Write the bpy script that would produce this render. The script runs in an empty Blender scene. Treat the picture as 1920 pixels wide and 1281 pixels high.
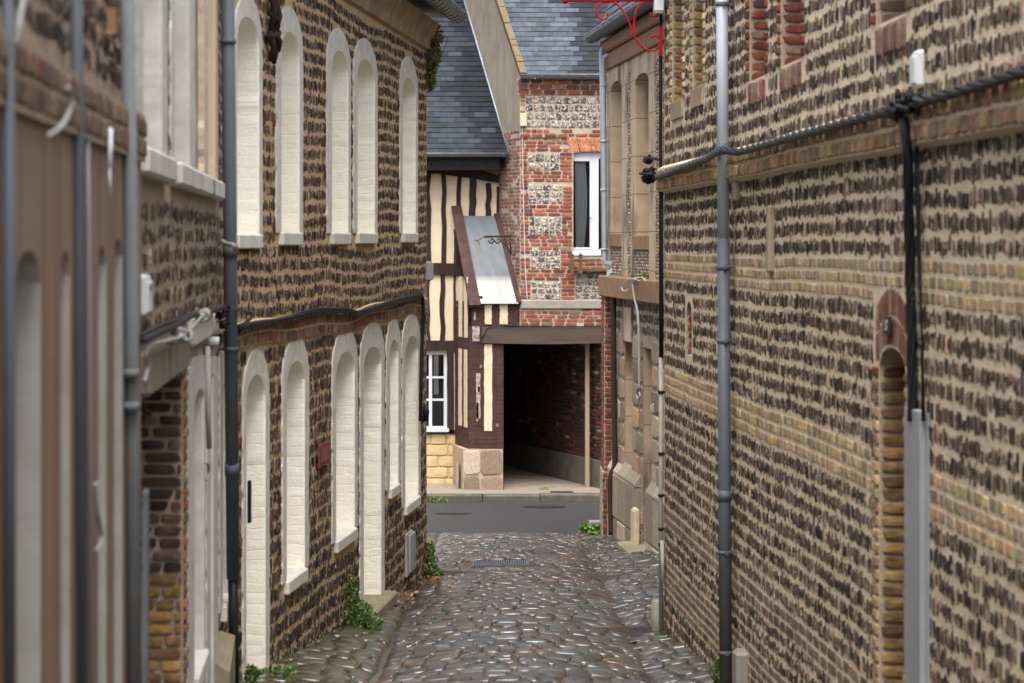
import bpy, math, random
import numpy as np
random.seed(5)
rng = np.random.default_rng(11)
PI = math.pi
SC = bpy.context.scene
COL = SC.collection
# ---------------------------------------------------------------- photo geometry
F, CX, HY, EYE = 4400.0, 960.0, 460.0, 2.0
def PX(u, Y): return (u - CX) / F * Y
def PZ(v, Y): return EYE + (HY - v) / F * Y
SL = 0.0545
XL = -0.90
def xr_of(y): return 0.93 - (y - 15.0) * 0.007

# ---------------------------------------------------------------- materials
class NT:
    def __init__(self, name):
        self.m = bpy.data.materials.new(name); self.m.use_nodes = True
        self.t = self.m.node_tree; self.t.nodes.clear()
        self.out = self.n('ShaderNodeOutputMaterial')
        self.b = self.n('ShaderNodeBsdfPrincipled')
        self.t.links.new(self.b.outputs[0], self.out.inputs[0])
        self.tc = self.n('ShaderNodeTexCoord')
    def n(self, ty, **kw):
        nd = self.t.nodes.new(ty)
        for k, v in kw.items(): setattr(nd, k, v)
        return nd
    def l(self, a, b): self.t.links.new(a, b)
    def co(self, kind='Object', scale=(1, 1, 1)):
        mp = self.n('ShaderNodeMapping'); mp.inputs['Scale'].default_value = scale
        self.l(self.tc.outputs[kind], mp.inputs[0]); return mp.outputs[0]
    def noise(self, co, scale, detail=6, rough=.6, dist=0):
        nd = self.n('ShaderNodeTexNoise'); self.l(co, nd.inputs['Vector'])
        nd.inputs['Scale'].default_value = scale; nd.inputs['Detail'].default_value = detail
        nd.inputs['Roughness'].default_value = rough; nd.inputs['Distortion'].default_value = dist
        return nd.outputs['Fac']
    def ramp(self, fac, stops):
        nd = self.n('ShaderNodeValToRGB'); self.l(fac, nd.inputs[0])
        el = nd.color_ramp.elements
        while len(el) < len(stops): el.new(.5)
        for e, (p, c) in zip(el, stops):
            e.position = p; e.color = (c, c, c, 1) if isinstance(c, (int, float)) else (*c, 1)
        return nd.outputs[0]
    def mix(self, fac, a, b, mode='MIX'):
        nd = self.n('ShaderNodeMix', data_type='RGBA', blend_type=mode)
        for sock, val in ((nd.inputs[0], fac), (nd.inputs[6], a), (nd.inputs[7], b)):
            if hasattr(val, 'is_linked'): self.l(val, sock)
            elif isinstance(val, (int, float)): sock.default_value = val if sock.type == 'VALUE' else (val, val, val, 1)
            else: sock.default_value = (*val, 1)
        return nd.outputs[2]
    def math(self, op, a, b=0.0):
        nd = self.n('ShaderNodeMath', operation=op)
        for s, v in ((nd.inputs[0], a), (nd.inputs[1], b)):
            if hasattr(v, 'is_linked'): self.l(v, s)
            else: s.default_value = v
        return nd.outputs[0]
    def bump(self, h, strength, dist=.01, prev=None):
        nd = self.n('ShaderNodeBump'); nd.inputs['Strength'].default_value = strength
        nd.inputs['Distance'].default_value = dist; self.l(h, nd.inputs['Height'])
        if prev is not None: self.l(prev, nd.inputs['Normal'])
        return nd.outputs[0]
    def fin(self, col=None, rough=None, normal=None, metal=0, spec=.5):
        b = self.b
        if col is not None:
            if hasattr(col, 'is_linked'): self.l(col, b.inputs['Base Color'])
            else: b.inputs['Base Color'].default_value = (*col, 1)
        if rough is not None:
            if hasattr(rough, 'is_linked'): self.l(rough, b.inputs['Roughness'])
            else: b.inputs['Roughness'].default_value = rough
        if normal is not None: self.l(normal, b.inputs['Normal'])
        b.inputs['Metallic'].default_value = metal
        b.inputs['Specular IOR Level'].default_value = spec
        return self.m

def m_plain(name, c1, c2, scale=6, rough=(.6, .8), bump=.2, bscale=60, metal=0, spec=.12, stretch=(1, 1, 1), dist=.01, detail=6):
    t = NT(name); co = t.co('Object', stretch)
    n1 = t.noise(co, scale, detail, .65); n2 = t.noise(co, bscale, 5, .6)
    c = t.mix(t.ramp(n1, [(.32, 0.0), (.68, 1.0)]), c1, c2)
    r = t.ramp(n1, [(.3, rough[0]), (.7, rough[1])])
    return t.fin(c, r, t.bump(n2, bump, dist), metal, spec)

def m_attr(name, nscale, lo, hi, rough, bump, bscale, spec=.4, speck=None, dist=.008, speck_at=.8):
    """colour of each stone from its own attribute, mottled by noise"""
    t = NT(name); co = t.co('Object')
    at = t.n('ShaderNodeAttribute'); at.attribute_name = 'col'
    n1 = t.noise(co, nscale, 6, .65)
    c = t.mix(1.0, at.outputs['Color'], t.ramp(n1, [(.3, lo), (.7, hi)]), 'MULTIPLY')
    if speck:
        vo = t.n('ShaderNodeTexVoronoi'); t.l(co, vo.inputs['Vector']); vo.inputs['Scale'].default_value = speck[0]
        sep = t.n('ShaderNodeSeparateColor'); t.l(vo.outputs['Color'], sep.inputs[0])
        k = t.ramp(sep.outputs[0], [(speck_at, 0.0), (speck_at + .05, speck[2])])
        c = t.mix(k, c, speck[1])
        k2 = t.ramp(sep.outputs[1], [(.72, 0.0), (.76, .75)])
        c = t.mix(k2, c, speck[3])
    n2 = t.noise(co, bscale, 5, .6)
    r = t.ramp(n1, [(.3, rough[0]), (.7, rough[1])])
    return t.fin(c, r, t.bump(n2, bump, dist), 0, spec)

def m_white(name, base, dirt, bump=.6):
    t = NT(name); co = t.co('Object'); uv = t.co('UV')
    br = t.n('ShaderNodeTexBrick'); 
    wob = t.noise(co, 7, 3, .5)
    vm = t.n('ShaderNodeVectorMath', operation='MULTIPLY_ADD')
    cmb = t.n('ShaderNodeCombineXYZ'); t.l(wob, cmb.inputs[1]); t.l(wob, cmb.inputs[0])
    t.l(cmb.outputs[0], vm.inputs[0]); vm.inputs[1].default_value = (.05, .05, 0); t.l(uv, vm.inputs[2])
    t.l(vm.outputs[0], br.inputs['Vector'])
    br.inputs['Scale'].default_value = 1; br.inputs['Brick Width'].default_value = .21; br.inputs['Row Height'].default_value = .068
    br.inputs['Mortar Size'].default_value = .007; br.inputs['Mortar Smooth'].default_value = 1.0
    n1 = t.noise(co, 3, 5, .6); n2 = t.noise(co, 28, 6, .7); n3 = t.noise(co, 11, 4, .55)
    h = t.math('ADD', t.math('MULTIPLY', br.outputs['Fac'], -.22), t.math('ADD', t.math('MULTIPLY', n2, .6), t.math('MULTIPLY', n3, 1.2)))
    c = t.mix(t.ramp(n1, [(.35, 0.0), (.75, 1.0)]), base, dirt)
    c = t.mix(t.ramp(n2, [(.66, 0.0), (.78, .5)]), c, tuple(x * .55 for x in dirt))
    return t.fin(c, .8, t.bump(h, bump, .016), 0, .12)

BUFF = m_plain('buff_mortar', (.56, .415, .245), (.42, .305, .185), 5, (.85, .95), .6, 45, dist=.015)
CREAM = m_plain('cream_mortar', (.70, .595, .44), (.54, .45, .33), 5, (.85, .95), .6, 45, dist=.015)
GREYM = m_plain('grey_mortar', (.38, .31, .23), (.27, .215, .165), 5, (.85, .95), .6, 45, dist=.015)
PALEM = m_plain('pale_mortar', (.40, .335, .27), (.29, .24, .19), 8, (.85, .95), .5, 60, dist=.01)
FLINT = m_attr('flint', 34, .5, 1.7, (.5, .85), .5, 70, .10, (40, (.34, .28, .21), .7, (.016, .014, .015)), .006, .88)
BRICK = m_attr('brick', 22, .6, 1.35, (.8, .95), .5, 70, .1)
WBRICK = m_attr('weathered_brick', 14, .5, 1.4, (.75, .95), .6, 60, .1)
KNAP = m_attr('knapped_flint', 45, .5, 1.7, (.35, .7), .7, 80, .2, (48, (.50, .44, .36), .85, (.02, .019, .02)), .01, .66)
ASHLAR = m_attr('ashlar', 40, .6, 1.35, (.8, .95), .8, 55, .1)
SLATE = m_attr('slate', 9, .7, 1.3, (.30, .5), .12, 30, .06)
COBBLE = m_attr('wet_cobble', 9, .55, 1.5, (.28, .46), .28, 12, 1.0, dist=.014)
def wet_patches(m):
    nt_ = m.node_tree; b = next(n for n in nt_.nodes if n.type == 'BSDF_PRINCIPLED'); tc = nt_.nodes.new('ShaderNodeTexCoord')
    no = nt_.nodes.new('ShaderNodeTexNoise'); no.inputs['Scale'].default_value = 1.6; no.inputs['Detail'].default_value = 5; nt_.links.new(tc.outputs['Object'], no.inputs['Vector'])
    rp = nt_.nodes.new('ShaderNodeMapRange'); rp.inputs[1].default_value = .35; rp.inputs[2].default_value = .65; rp.inputs[3].default_value = .17; rp.inputs[4].default_value = .46
    nt_.links.new(no.outputs['Fac'], rp.inputs[0]); nt_.links.new(rp.outputs[0], b.inputs['Roughness'])
wet_patches(COBBLE)
LANEB = m_plain('wet_joints', (.05, .04, .03), (.028, .022, .017), 9, (.10, .35), .5, 24, spec=.6)
WHITE = m_white('whitewash', (.86, .825, .735), (.80, .76, .67), .5)
SURW = m_plain('rough_limewash', (.68, .655, .60), (.54, .51, .45), 9, (.8, .92), .7, 34, dist=.014)
GREYWASH = m_plain('grey_limewash', (.62, .61, .57), (.46, .45, .41), 4, (.75, .9), .35, 40)
SILLM = m_plain('painted_sill', (.66, .64, .58), (.52, .50, .45), 5, (.6, .8), .3, 60)
STONE = m_plain('sandstone', (.40, .30, .21), (.27, .20, .145), 7, (.8, .95), .4, 70)
PANELST = m_plain('dressed_stone', (.25, .205, .15), (.17, .14, .105), 3, (.8, .95), .3, 70)
CORN = m_plain('cornice_stone', (.44, .33, .20), (.26, .19, .125), 4, (.8, .95), .4, 60)
BROWNST = m_plain('brown_stone', (.30, .18, .105), (.20, .125, .08), 6, (.75, .95), .4, 60)
RENDER = m_plain('grey_render', (.30, .26, .20), (.19, .165, .13), 5, (.85, .95), .5, 50, stretch=(1, 1, .35))
ZINC = m_plain('zinc', (.23, .26, .28), (.15, .17, .19), 4, (.35, .55), .08, 30, .55, .5)
PIPEL = m_plain('pale_pipe', (.38, .43, .48), (.31, .355, .40), 3, (.35, .5), .05, 30, .0, .5)
PIPED = m_plain('dark_pipe', (.085, .10, .12), (.06, .07, .085), 3, (.5, .65), .08, 30, 0, .3, (1, 1, .4))
IRONP = m_plain('brown_pipe', (.055, .03, .022), (.03, .02, .016), 6, (.4, .6), .1, 40)
BLACK = m_plain('black_rubber', (.012, .012, .013), (.02, .02, .021), 10, (.28, .42), .15, 60)
CABLEG = m_plain('grey_conduit', (.33, .32, .30), (.26, .25, .24), 6, (.5, .6), .05, 40)
WPLAST = m_plain('white_plastic', (.62, .63, .64), (.52, .53, .54), 5, (.4, .5), .04, 40)
BEIGEP = m_plain('beige_plastic', (.55, .46, .32), (.44, .36, .25), 5, (.5, .6), .05, 40)
GALV = m_plain('grey_trunking', (.33, .35, .37), (.28, .30, .32), 3, (.4, .55), .05, 40, .2)
LEADP = m_plain('grey_pipe', (.17, .185, .195), (.125, .135, .145), 3, (.5, .65), .05, 40)
REDM = m_plain('red_paint', (.33, .008, .016), (.25, .007, .012), 8, (.3, .4), .04, 40)
PLAQ = m_plain('faded_plaque', (.20, .05, .05), (.15, .045, .045), 9, (.5, .6), .05, 40)
PLAQ2 = m_plain('faded_plaque_face', (.30, .14, .14), (.17, .05, .05), 14, (.5, .6), .05, 40)
RUST = m_plain('rusty_iron', (.05, .028, .02), (.022, .016, .014), 12, (.6, .8), .4, 60)
TIMBER = m_plain('dark_timber', (.038, .025, .021), (.020, .014, .013), 5, (.65, .85), .6, 40, stretch=(2, 2, .25))
PURPLE = m_plain('brown_painted_brick', (.066, .034, .029), (.036, .019, .017), 7, (.6, .8), .6, 30)
BEAM = m_plain('grey_brown_beam', (.085, .06, .047), (.05, .036, .03), 5, (.7, .85), .6, 30, stretch=(.25, 2, 2))
PLASTER = m_plain('cream_plaster', (.60, .49, .35), (.50, .41, .29), 4, (.8, .9), .25, 40)
YPLAST = m_plain('yellow_plaster', (.50, .38, .20), (.40, .30, .16), 5, (.8, .9), .3, 40)
PVC = m_plain('white_frame', (.50, .51, .525), (.45, .46, .475), 4, (.35, .45), .02, 40)
CURT = m_plain('curtain', (.75, .75, .76), (.60, .60, .61), 8, (.9, .95), .2, 50, stretch=(6, 6, .3))
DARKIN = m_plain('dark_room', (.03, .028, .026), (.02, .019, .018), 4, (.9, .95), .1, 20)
CONC = m_plain('concrete', (.27, .245, .21), (.19, .17, .145), 5, (.7, .9), .4, 50)
MOSSCONC = m_plain('mossy_concrete', (.27, .235, .17), (.17, .155, .085), 4, (.8, .95), .5, 45)
ASPH = m_plain('asphalt', (.046, .0465, .047), (.013, .0135, .0145), 34, (.45, .7), .8, 90, spec=.25, detail=4)
KERB = m_plain('kerb_stone', (.10, .09, .075), (.05, .052, .035), 6, (.6, .85), .5, 40)
PAVE = m_plain('pavement', (.25, .205, .165), (.16, .135, .11), 3, (.4, .7), .4, 50)
DIRT = m_plain('wet_dirt', (.05, .04, .03), (.028, .023, .018), 6, (.25, .6), .7, 40)
CAST = m_plain('cast_iron', (.045, .037, .036), (.028, .024, .024), 9, (.35, .6), .3, 60, .4)
WOODP = m_plain('pale_wood', (.27, .20, .145), (.20, .15, .105), 5, (.7, .85), .4, 40, stretch=(3, 3, .3))
WOODB = m_plain('brown_wood', (.12, .075, .04), (.075, .047, .027), 6, (.7, .85), .4, 40)
LEAF = m_attr('leaf', 20, .7, 1.3, (.35, .6), .1, 50, .4)
STEM = m_plain('stem', (.07, .06, .03), (.05, .045, .025), 9, (.8, .9), .2, 60)
LITTER = m_attr('dead_leaves', 20, .7, 1.3, (.5, .8), .2, 50, .3)

def m_glass(name):
    t = NT(name); n = t.noise(t.co('Object'), 1.2, 2, .5); nb = t.bump(n, .05, .01)
    tr = t.n('ShaderNodeBsdfTransparent'); tr.inputs[0].default_value = (.85, .87, .88, 1)
    gl = t.n('ShaderNodeBsdfGlossy'); gl.inputs['Roughness'].default_value = .05; t.l(nb, gl.inputs['Normal'])
    fr = t.n('ShaderNodeFresnel'); fr.inputs[0].default_value = 1.6
    mx = t.n('ShaderNodeMixShader'); t.l(fr.outputs[0], mx.inputs[0]); t.l(tr.outputs[0], mx.inputs[1]); t.l(gl.outputs[0], mx.inputs[2])
    t.l(mx.outputs[0], t.out.inputs[0]); return t.m
GLASS = m_glass('dark_glass')

def m_zincsheet():
    t = NT('zinc_sheet'); co = t.co('UV')
    n1 = t.noise(co, 5, 5, .6); n2 = t.noise(co, 2.2, 4, .6)
    mp = t.co('UV', (14, 1.4, 1)); st = t.noise(mp, 1.0, 3, .55)
    sep = t.n('ShaderNodeSeparateXYZ'); t.l(t.tc.outputs['UV'], sep.inputs[0])
    low = t.ramp(sep.outputs[1], [(.16, 1.0), (.32, 0.0)])
    c = t.mix(n2, (.055, .063, .07), (.105, .115, .125))
    white = t.math('MULTIPLY', low, t.ramp(n1, [(.2, .8), (.7, 1.0)]))
    c = t.mix(white, c, (.46, .46, .43))
    rust = t.math('MULTIPLY', low, t.ramp(st, [(.53, 0.0), (.62, 1.0)]))
    c = t.mix(rust, c, (.30, .17, .05))
    met = t.math('SUBTRACT', .12, t.math('MULTIPLY', white, .12))
    t.l(met, t.b.inputs['Metallic'])
    m = t.fin(c, t.ramp(n1, [(.3, .42), (.7, .6)]), t.bump(n2, .15, .02), .1, .15)
    t.l(met, t.b.inputs['Metallic'])
    return m
ZSHEET = m_zincsheet()

def m_pink():
    t = NT('pink_stone_render'); mp = t.co('UV', (3.2, .10, 1))
    n1 = t.noise(mp, 1.6, 4, .6); co = t.co('Object'); n2 = t.noise(co, 30, 5, .6); n3 = t.noise(co, 3, 4, .6)
    c = t.ramp(n1, [(.30, (.25, .185, .125)), (.44, (.24, .175, .12)), (.52, (.20, .11, .085)), (.60, (.22, .14, .10)), (.70, (.27, .20, .135))])
    c = t.mix(t.ramp(n3, [(.3, 0.0), (.8, .35)]), c, (.17, .13, .09))
    return t.fin(c, .85, t.bump(n2, .4, .01), 0, .3)
PINK = m_pink()

# ---------------------------------------------------------------- mesh builder
ORG = {}
class MB:
    def __init__(self): self.V = []; self.Fs = []; self.n = 0; self.C = []; self.U = []
    def add(self, v, faces, mi=0, col=None, uv=None, smooth=False):
        v = np.asarray(v, float).reshape(-1, 3); k = len(v)
        self.V.append(v)
        self.C.append(np.ones((k, 3)) * .3 if col is None else np.broadcast_to(np.asarray(col, float), (k, 3)))
        self.U.append(np.zeros((k, 2)) if uv is None else np.asarray(uv, float))
        if isinstance(faces, np.ndarray): faces = [faces]
        by = {}
        for f in faces:
            if isinstance(f, np.ndarray): self.Fs.append((f + self.n, mi, smooth))
            else: by.setdefault(len(f), []).append(f)
        for k_, fl in by.items(): self.Fs.append((np.array(fl) + self.n, mi, smooth))
        self.n += k; return self
    def quad(self, a, b, c, d, mi=0, col=None, uv=None): return self.add([a, b, c, d], [(0, 1, 2, 3)], mi, col, uv)
    def hexa(self, p, mi=0, col=None, uv=None):   # 8 points: bottom ring 0-3, top ring 4-7
        return self.add(p, [(0, 3, 2, 1), (4, 5, 6, 7), (0, 1, 5, 4), (1, 2, 6, 5), (2, 3, 7, 6), (3, 0, 4, 7)], mi, col, uv)
    def box(self, x0, x1, y0, y1, z0, z1, mi=0, col=None):
        return self.hexa([(x0, y0, z0), (x1, y0, z0), (x1, y1, z0), (x0, y1, z0), (x0, y0, z1), (x1, y0, z1), (x1, y1, z1), (x0, y1, z1)], mi, col)
    def wbox(self, W, s0, s1, d0, d1, z0, z1, mi=0, col=None, bev=0.0):
        if bev:
            b = bev
            P = []
            for (ds, dd, dz) in ((b, b, 0), (0, 0, 0)): pass
            rings = []
            for z, i in ((z0, b), (z0 + b, 0), (z1 - b, 0), (z1, b)):
                rings.append([(s0 + i, d0, z), (s1 - i, d0, z), (s1 - i, d1 - b - i * 0.5, z), (s1 - b - i, d1 - i, z), (s0 + b + i, d1 - i, z), (s0 + i, d1 - b - i * .5, z)])
            pts = np.array(rings).reshape(-1, 3)
            v = W.P(pts[:, 0], pts[:, 1], pts[:, 2])
            fs = [tuple(range(5, -1, -1)), tuple(range(18, 24))]
            for r in range(3):
                for k in range(6): fs.append((r * 6 + k, r * 6 + (k + 1) % 6, r * 6 + 6 + (k + 1) % 6, r * 6 + 6 + k))
            return self.add(v, fs, mi, col, np.c_[pts[:, 0], pts[:, 2]])
        p = np.array([(s0, d0, z0), (s1, d0, z0), (s1, d1, z0), (s0, d1, z0), (s0, d0, z1), (s1, d0, z1), (s1, d1, z1), (s0, d1, z1)], float)
        return self.hexa(W.P(p[:, 0], p[:, 1], p[:, 2]), mi, col, np.c_[p[:, 0] + p[:, 1], p[:, 2]])
    def tube(self, pts, r, seg=10, mi=0, col=None, caps=True):
        pts = np.asarray(pts, float); n = len(pts)
        r = np.broadcast_to(np.asarray(r, float), (n,))
        tan = np.gradient(pts, axis=0); tan /= np.linalg.norm(tan, axis=1)[:, None] + 1e-9
        ref = np.array([0, 0, 1.]) if abs(tan[0][2]) < .8 else np.array([1., 0, 0])
        V = []; a = None
        for i in range(n):
            if a is None: a = np.cross(tan[i], ref)
            else: a = a - tan[i] * a.dot(tan[i])
            a = a / (np.linalg.norm(a) + 1e-9); b = np.cross(tan[i], a)
            th = np.arange(seg) * 2 * PI / seg
            V.append(pts[i] + r[i] * (np.cos(th)[:, None] * a + np.sin(th)[:, None] * b))
        fs = []
        for i in range(n - 1):
            for k in range(seg): fs.append((i * seg + k, i * seg + (k + 1) % seg, (i + 1) * seg + (k + 1) % seg, (i + 1) * seg + k))
        if caps: fs += [tuple(range(seg - 1, -1, -1)), tuple(range((n - 1) * seg, n * seg))]
        return self.add(np.concatenate(V), fs, mi, col, None, True)
    def build(self, name, mats, parent=None, loc=None):
        if not isinstance(mats, (list, tuple)): mats = [mats]
        V = np.concatenate(self.V); C = np.concatenate(self.C); U = np.concatenate(self.U)
        if parent is not None: org = ORG[parent.name]
        elif loc is not None: org = np.array(loc, float)
        else:
            lo, hi = V.min(0), V.max(0); org = np.array([(lo[0] + hi[0]) / 2, (lo[1] + hi[1]) / 2, lo[2]])
        me = bpy.data.meshes.new(name)
        loops = np.concatenate([f.ravel() for f, _, _ in self.Fs])
        tot = np.concatenate([np.full(len(f), f.shape[1]) for f, _, _ in self.Fs])
        start = np.concatenate([[0], np.cumsum(tot)[:-1]])
        mi = np.concatenate([np.full(len(f), m) for f, m, _ in self.Fs]); sm = np.concatenate([np.full(len(f), s) for f, _, s in self.Fs])
        me.vertices.add(len(V)); me.vertices.foreach_set('co', (V - org).ravel().astype(np.float32))
        me.loops.add(len(loops)); me.loops.foreach_set('vertex_index', loops.astype(np.int32))
        me.polygons.add(len(tot)); me.polygons.foreach_set('loop_start', start.astype(np.int32))
        me.polygons.foreach_set('material_index', mi.astype(np.int32)); me.polygons.foreach_set('use_smooth', sm.astype(bool))
        uv = me.uv_layers.new(name='UVMap'); uv.data.foreach_set('uv', U[loops].ravel().astype(np.float32))
        at = me.attributes.new('col', 'FLOAT_COLOR', 'POINT'); at.data.foreach_set('color', np.c_[C, np.ones(len(C))].ravel().astype(np.float32))
        me.update(calc_edges=True); me.validate()
        for m in mats: me.materials.append(m)
        o = bpy.data.objects.new(name, me); COL.objects.link(o)
        if parent is not None: o.parent = parent
        else: o.location = org
        ORG[o.name] = org
        return o

def tag(o, label, cat, group=None):
    o['label'] = label; o['category'] = cat
    if group: o['group'] = group
    return o
def thing(name, label, cat, loc, group=None):
    o = bpy.data.objects.new(name, None); COL.objects.link(o); o.location = loc; o.empty_display_size = .2
    ORG[o.name] = np.array(loc, float); return tag(o, label, cat, group)
def structure(o): o['kind'] = 'structure'; return o

class Wall:
    """a vertical plane: s along it, d out of it, z up"""
    def __init__(self, x0, y0, x1, y1, flip=1, lean=0.0):
        self.o = np.array([x0, y0]); t = np.array([x1 - x0, y1 - y0]); self.L = np.linalg.norm(t); self.t = t / self.L
        self.n = np.array([-self.t[1], self.t[0]]) * flip
    def P(self, s, d, z):
        s, d, z = np.broadcast_arrays(np.asarray(s, float), np.asarray(d, float), np.asarray(z, float))
        return np.stack([self.o[0] + s * self.t[0] + d * self.n[0], self.o[1] + s * self.t[1] + d * self.n[1], z], -1)
    def p(self, s, d, z): return tuple(self.P(s, d, z))
    def s(self, u):
        k = (u - CX) / F
        return (k * self.o[1] - self.o[0]) / (self.t[0] - k * self.t[1])
    def off(self, d):
        return Wall(*(self.o + self.n * d), *(self.o + self.n * d + self.t * self.L), flip=1 if self.t[0] * self.n[1] - self.t[1] * self.n[0] > 0 else -1)
    def y(self, s): return self.o[1] + s * self.t[1]
    def sz(self, u, v):
        s = self.s(u); return s, PZ(v, self.y(s))

# ---------------------------------------------------------------- stones
def stones(mb, fn, R, col, depth, rings, n=8, rough=.10, power=5, mi=0, tilt=0.0, smooth=False, dvar=.3):
    """R: (N,4) rects a0,a1,b0,b1 ; fn(a,b,d)->xyz ; rings [(scale, depth factor)...] from back to front"""
    R = np.asarray(R, float)
    if not len(R): return
    N = len(R); ca = (R[:, 0] + R[:, 1]) / 2; cb = (R[:, 2] + R[:, 3]) / 2; ha = (R[:, 1] - R[:, 0]) / 2; hb = (R[:, 3] - R[:, 2]) / 2
    th = (np.arange(n) + .5) * 2 * PI / n
    ux = np.sign(np.cos(th)) * np.abs(np.cos(th)) ** (2 / power); uy = np.sign(np.sin(th)) * np.abs(np.sin(th)) ** (2 / power)
    ux /= np.abs(ux).max(); uy /= np.abs(uy).max()
    rn = 1 - rng.random((N, n)) * rough * 2 + rough * .4
    dep = depth * (1 + dvar * (rng.random(N) * 2 - 1))
    ta = (rng.random(N) * 2 - 1) * tilt; tb = (rng.random(N) * 2 - 1) * tilt
    layers = []
    for i, (sc, df) in enumerate(rings):
        a = ca[:, None] + ux * ha[:, None] * rn * sc; b = cb[:, None] + uy * hb[:, None] * rn * sc
        d = dep[:, None] * df + (0 if df <= 0 else 1) * (ta[:, None] * (a - ca[:, None]) + tb[:, None] * (b - cb[:, None]))
        if 0 < i: d = d + (rng.random((N, n)) - .5) * depth * .35 * (df > 0)
        layers.append(np.stack([a, b, d], -1))
    cen = np.stack([ca + (rng.random(N) - .5) * ha * .4, cb + (rng.random(N) - .5) * hb * .4, dep * (rings[-1][1] + .1 + .25 * rng.random(N))], -1)[:, None]
    P = np.concatenate(layers + [cen], 1); m = P.shape[1]
    v = fn(P[..., 0].ravel(), P[..., 1].ravel(), P[..., 2].ravel())
    k = np.arange(n); k1 = (k + 1) % n; fq = []
    for i in range(len(rings) - 1): fq.append(np.stack([i * n + k, i * n + k1, (i + 1) * n + k1, (i + 1) * n + k], -1))
    fq = np.concatenate(fq); ft = np.stack([(len(rings) - 1) * n + k, (len(rings) - 1) * n + k1, np.full(n, m - 1)], -1)
    off = (np.arange(N) * m)[:, None, None]
    c = np.repeat(np.asarray(col, float), m, 0)
    mb.add(v, [(fq[None] + off).reshape(-1, 4), (ft[None] + off).reshape(-1, 3)], mi, c, np.c_[P[..., 0].ravel(), P[..., 1].ravel()], smooth)

def courses(s0, s1, z0, z1, pitch, w, joint, excl=(), wv=.35, zj=.0, bond=False):
    """rows of rects; excl: functions z -> (a,b) or None"""
    out = []; nr = max(1, int(round((z1 - z0) / pitch))); p = (z1 - z0) / nr
    for r in range(nr):
        zb = z0 + r * p; zc = zb + p / 2
        iv = [(s0, s1)]
        for e in excl:
            q = e(zc)
            if q is None: continue
            a, b = q; nv = []
            for (x, y) in iv:
                if b <= x or a >= y: nv.append((x, y)); continue
                if a > x: nv.append((x, a))
                if b < y: nv.append((b, y))
            iv = nv
        for (x, y) in iv:
            if y - x < .03: continue
            pos = x - (w * random.random() if bond and x == s0 else 0)
            while pos < y - .02:
                ww = w * (1 + wv * (random.random() * 2 - 1))
                if bond and random.random() < .3: ww *= .5
                e = pos + ww
                if y - e < w * .35: e = y
                a_ = max(pos, x); 
                if e - a_ > .014:
                    out.append((a_ + joint / 2, min(e, y) - joint / 2, zb + zj / 2 + random.uniform(-.1, .1) * zj, zb + p - zj / 2 + random.uniform(-.1, .1) * zj))
                pos = e
    return np.array(out).reshape(-1, 4)

def pal(N, cols, w, jit=.25):
    cols = np.array(cols, float); w = np.array(w, float); w /= w.sum()
    c = cols[rng.choice(len(cols), N, p=w)]
    return c * (1 + jit * (rng.random((N, 1)) * 2 - 1)) * (1 + .06 * (rng.random((N, 3)) * 2 - 1))
FL = ([(.042, .033, .028), (.068, .053, .043), (.022, .020, .021), (.13, .10, .072), (.26, .21, .16), (.095, .075, .062)], [5, 5, 3.5, 2.6, 1.1, 3.5])
FL2 = ([(.040, .031, .026), (.060, .047, .037), (.022, .019, .019), (.10, .078, .055), (.20, .155, .11)], [5, 4, 4, 1.5, .5])
RED = ([(.23, .068, .042), (.175, .056, .038), (.28, .095, .05), (.12, .05, .042), (.20, .11, .08)], [5, 4, 2, 2, 1.5])
OCH = ([(.44, .31, .175), (.39, .295, .19), (.36, .27, .18), (.33, .25, .185), (.46, .34, .205)], [3, 3, 3, 2, 2])
BRN = ([(.20, .145, .105), (.16, .115, .085), (.24, .18, .13), (.19, .13, .11)], [3, 3, 2, 2])
DKB = ([(.10, .055, .04), (.07, .045, .035), (.16, .06, .04), (.05, .038, .032)], [3, 3, 2, 2])
ORG_RED = ([(.52, .15, .05), (.46, .12, .05), (.24, .09, .06), (.50, .19, .08)], [4, 3, 1, 2])
KN = ([(.13, .11, .095), (.07, .062, .06), (.24, .20, .165), (.17, .145, .12), (.30, .25, .20)], [3, 3, 2, 3, 1.5])
FLR = [(1.0, -.1), (.97, .6), (.74, .95)]
BRR = [(1.0, -.6), (.985, .7), (.90, 1.0)]

def wave(amp, ph=0):
    return lambda s: amp * (np.sin(s * .83 + ph) + .6 * np.sin(s * 1.9 + 1.3 + ph) + .35 * np.sin(s * 4.3 + 2 * ph))
def wallfn(W, wv=None):
    if wv is None: return lambda a, b, d: W.P(a, d, b)
    return lambda a, b, d: W.P(a, d, b + wv(a))

def facade(mb, W, s0, s1, z0, z1, openings, mi=0, d=0.0, step=.25):
    """flat wall face with holes; opening: dict s0,s1,z0,zt (function of s)"""
    br = {s0, s1}
    for o in openings: br.update((o['s0'], o['s1'])); br.update(np.linspace(o['s0'], o['s1'], 13))
    br = sorted(b for b in br if s0 - 1e-6 <= b <= s1 + 1e-6)
    br = [b for i, b in enumerate(br) if i == 0 or b - br[i - 1] > 1e-5]
    for a, b in zip(br[:-1], br[1:]):
        m = (a + b) / 2
        ops = sorted([o for o in openings if o['s0'] < m < o['s1']], key=lambda o: o['z0'])
        za = zb = z0
        for o in ops:
            if o['z0'] > z0: mb.add(W.P([a, b, b, a], d, [za, zb, o['z0'], o['z0']]), [(0, 1, 2, 3)], mi, None, [(a, za), (b, zb), (b, o['z0']), (a, o['z0'])])
            za, zb = o['zt'](a), o['zt'](b)
        if min(za, zb) < z1: mb.add(W.P([a, b, b, a], d, [za, zb, z1, z1]), [(0, 1, 2, 3)], mi, None, [(a, za), (b, zb), (b, z1), (a, z1)])

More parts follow.
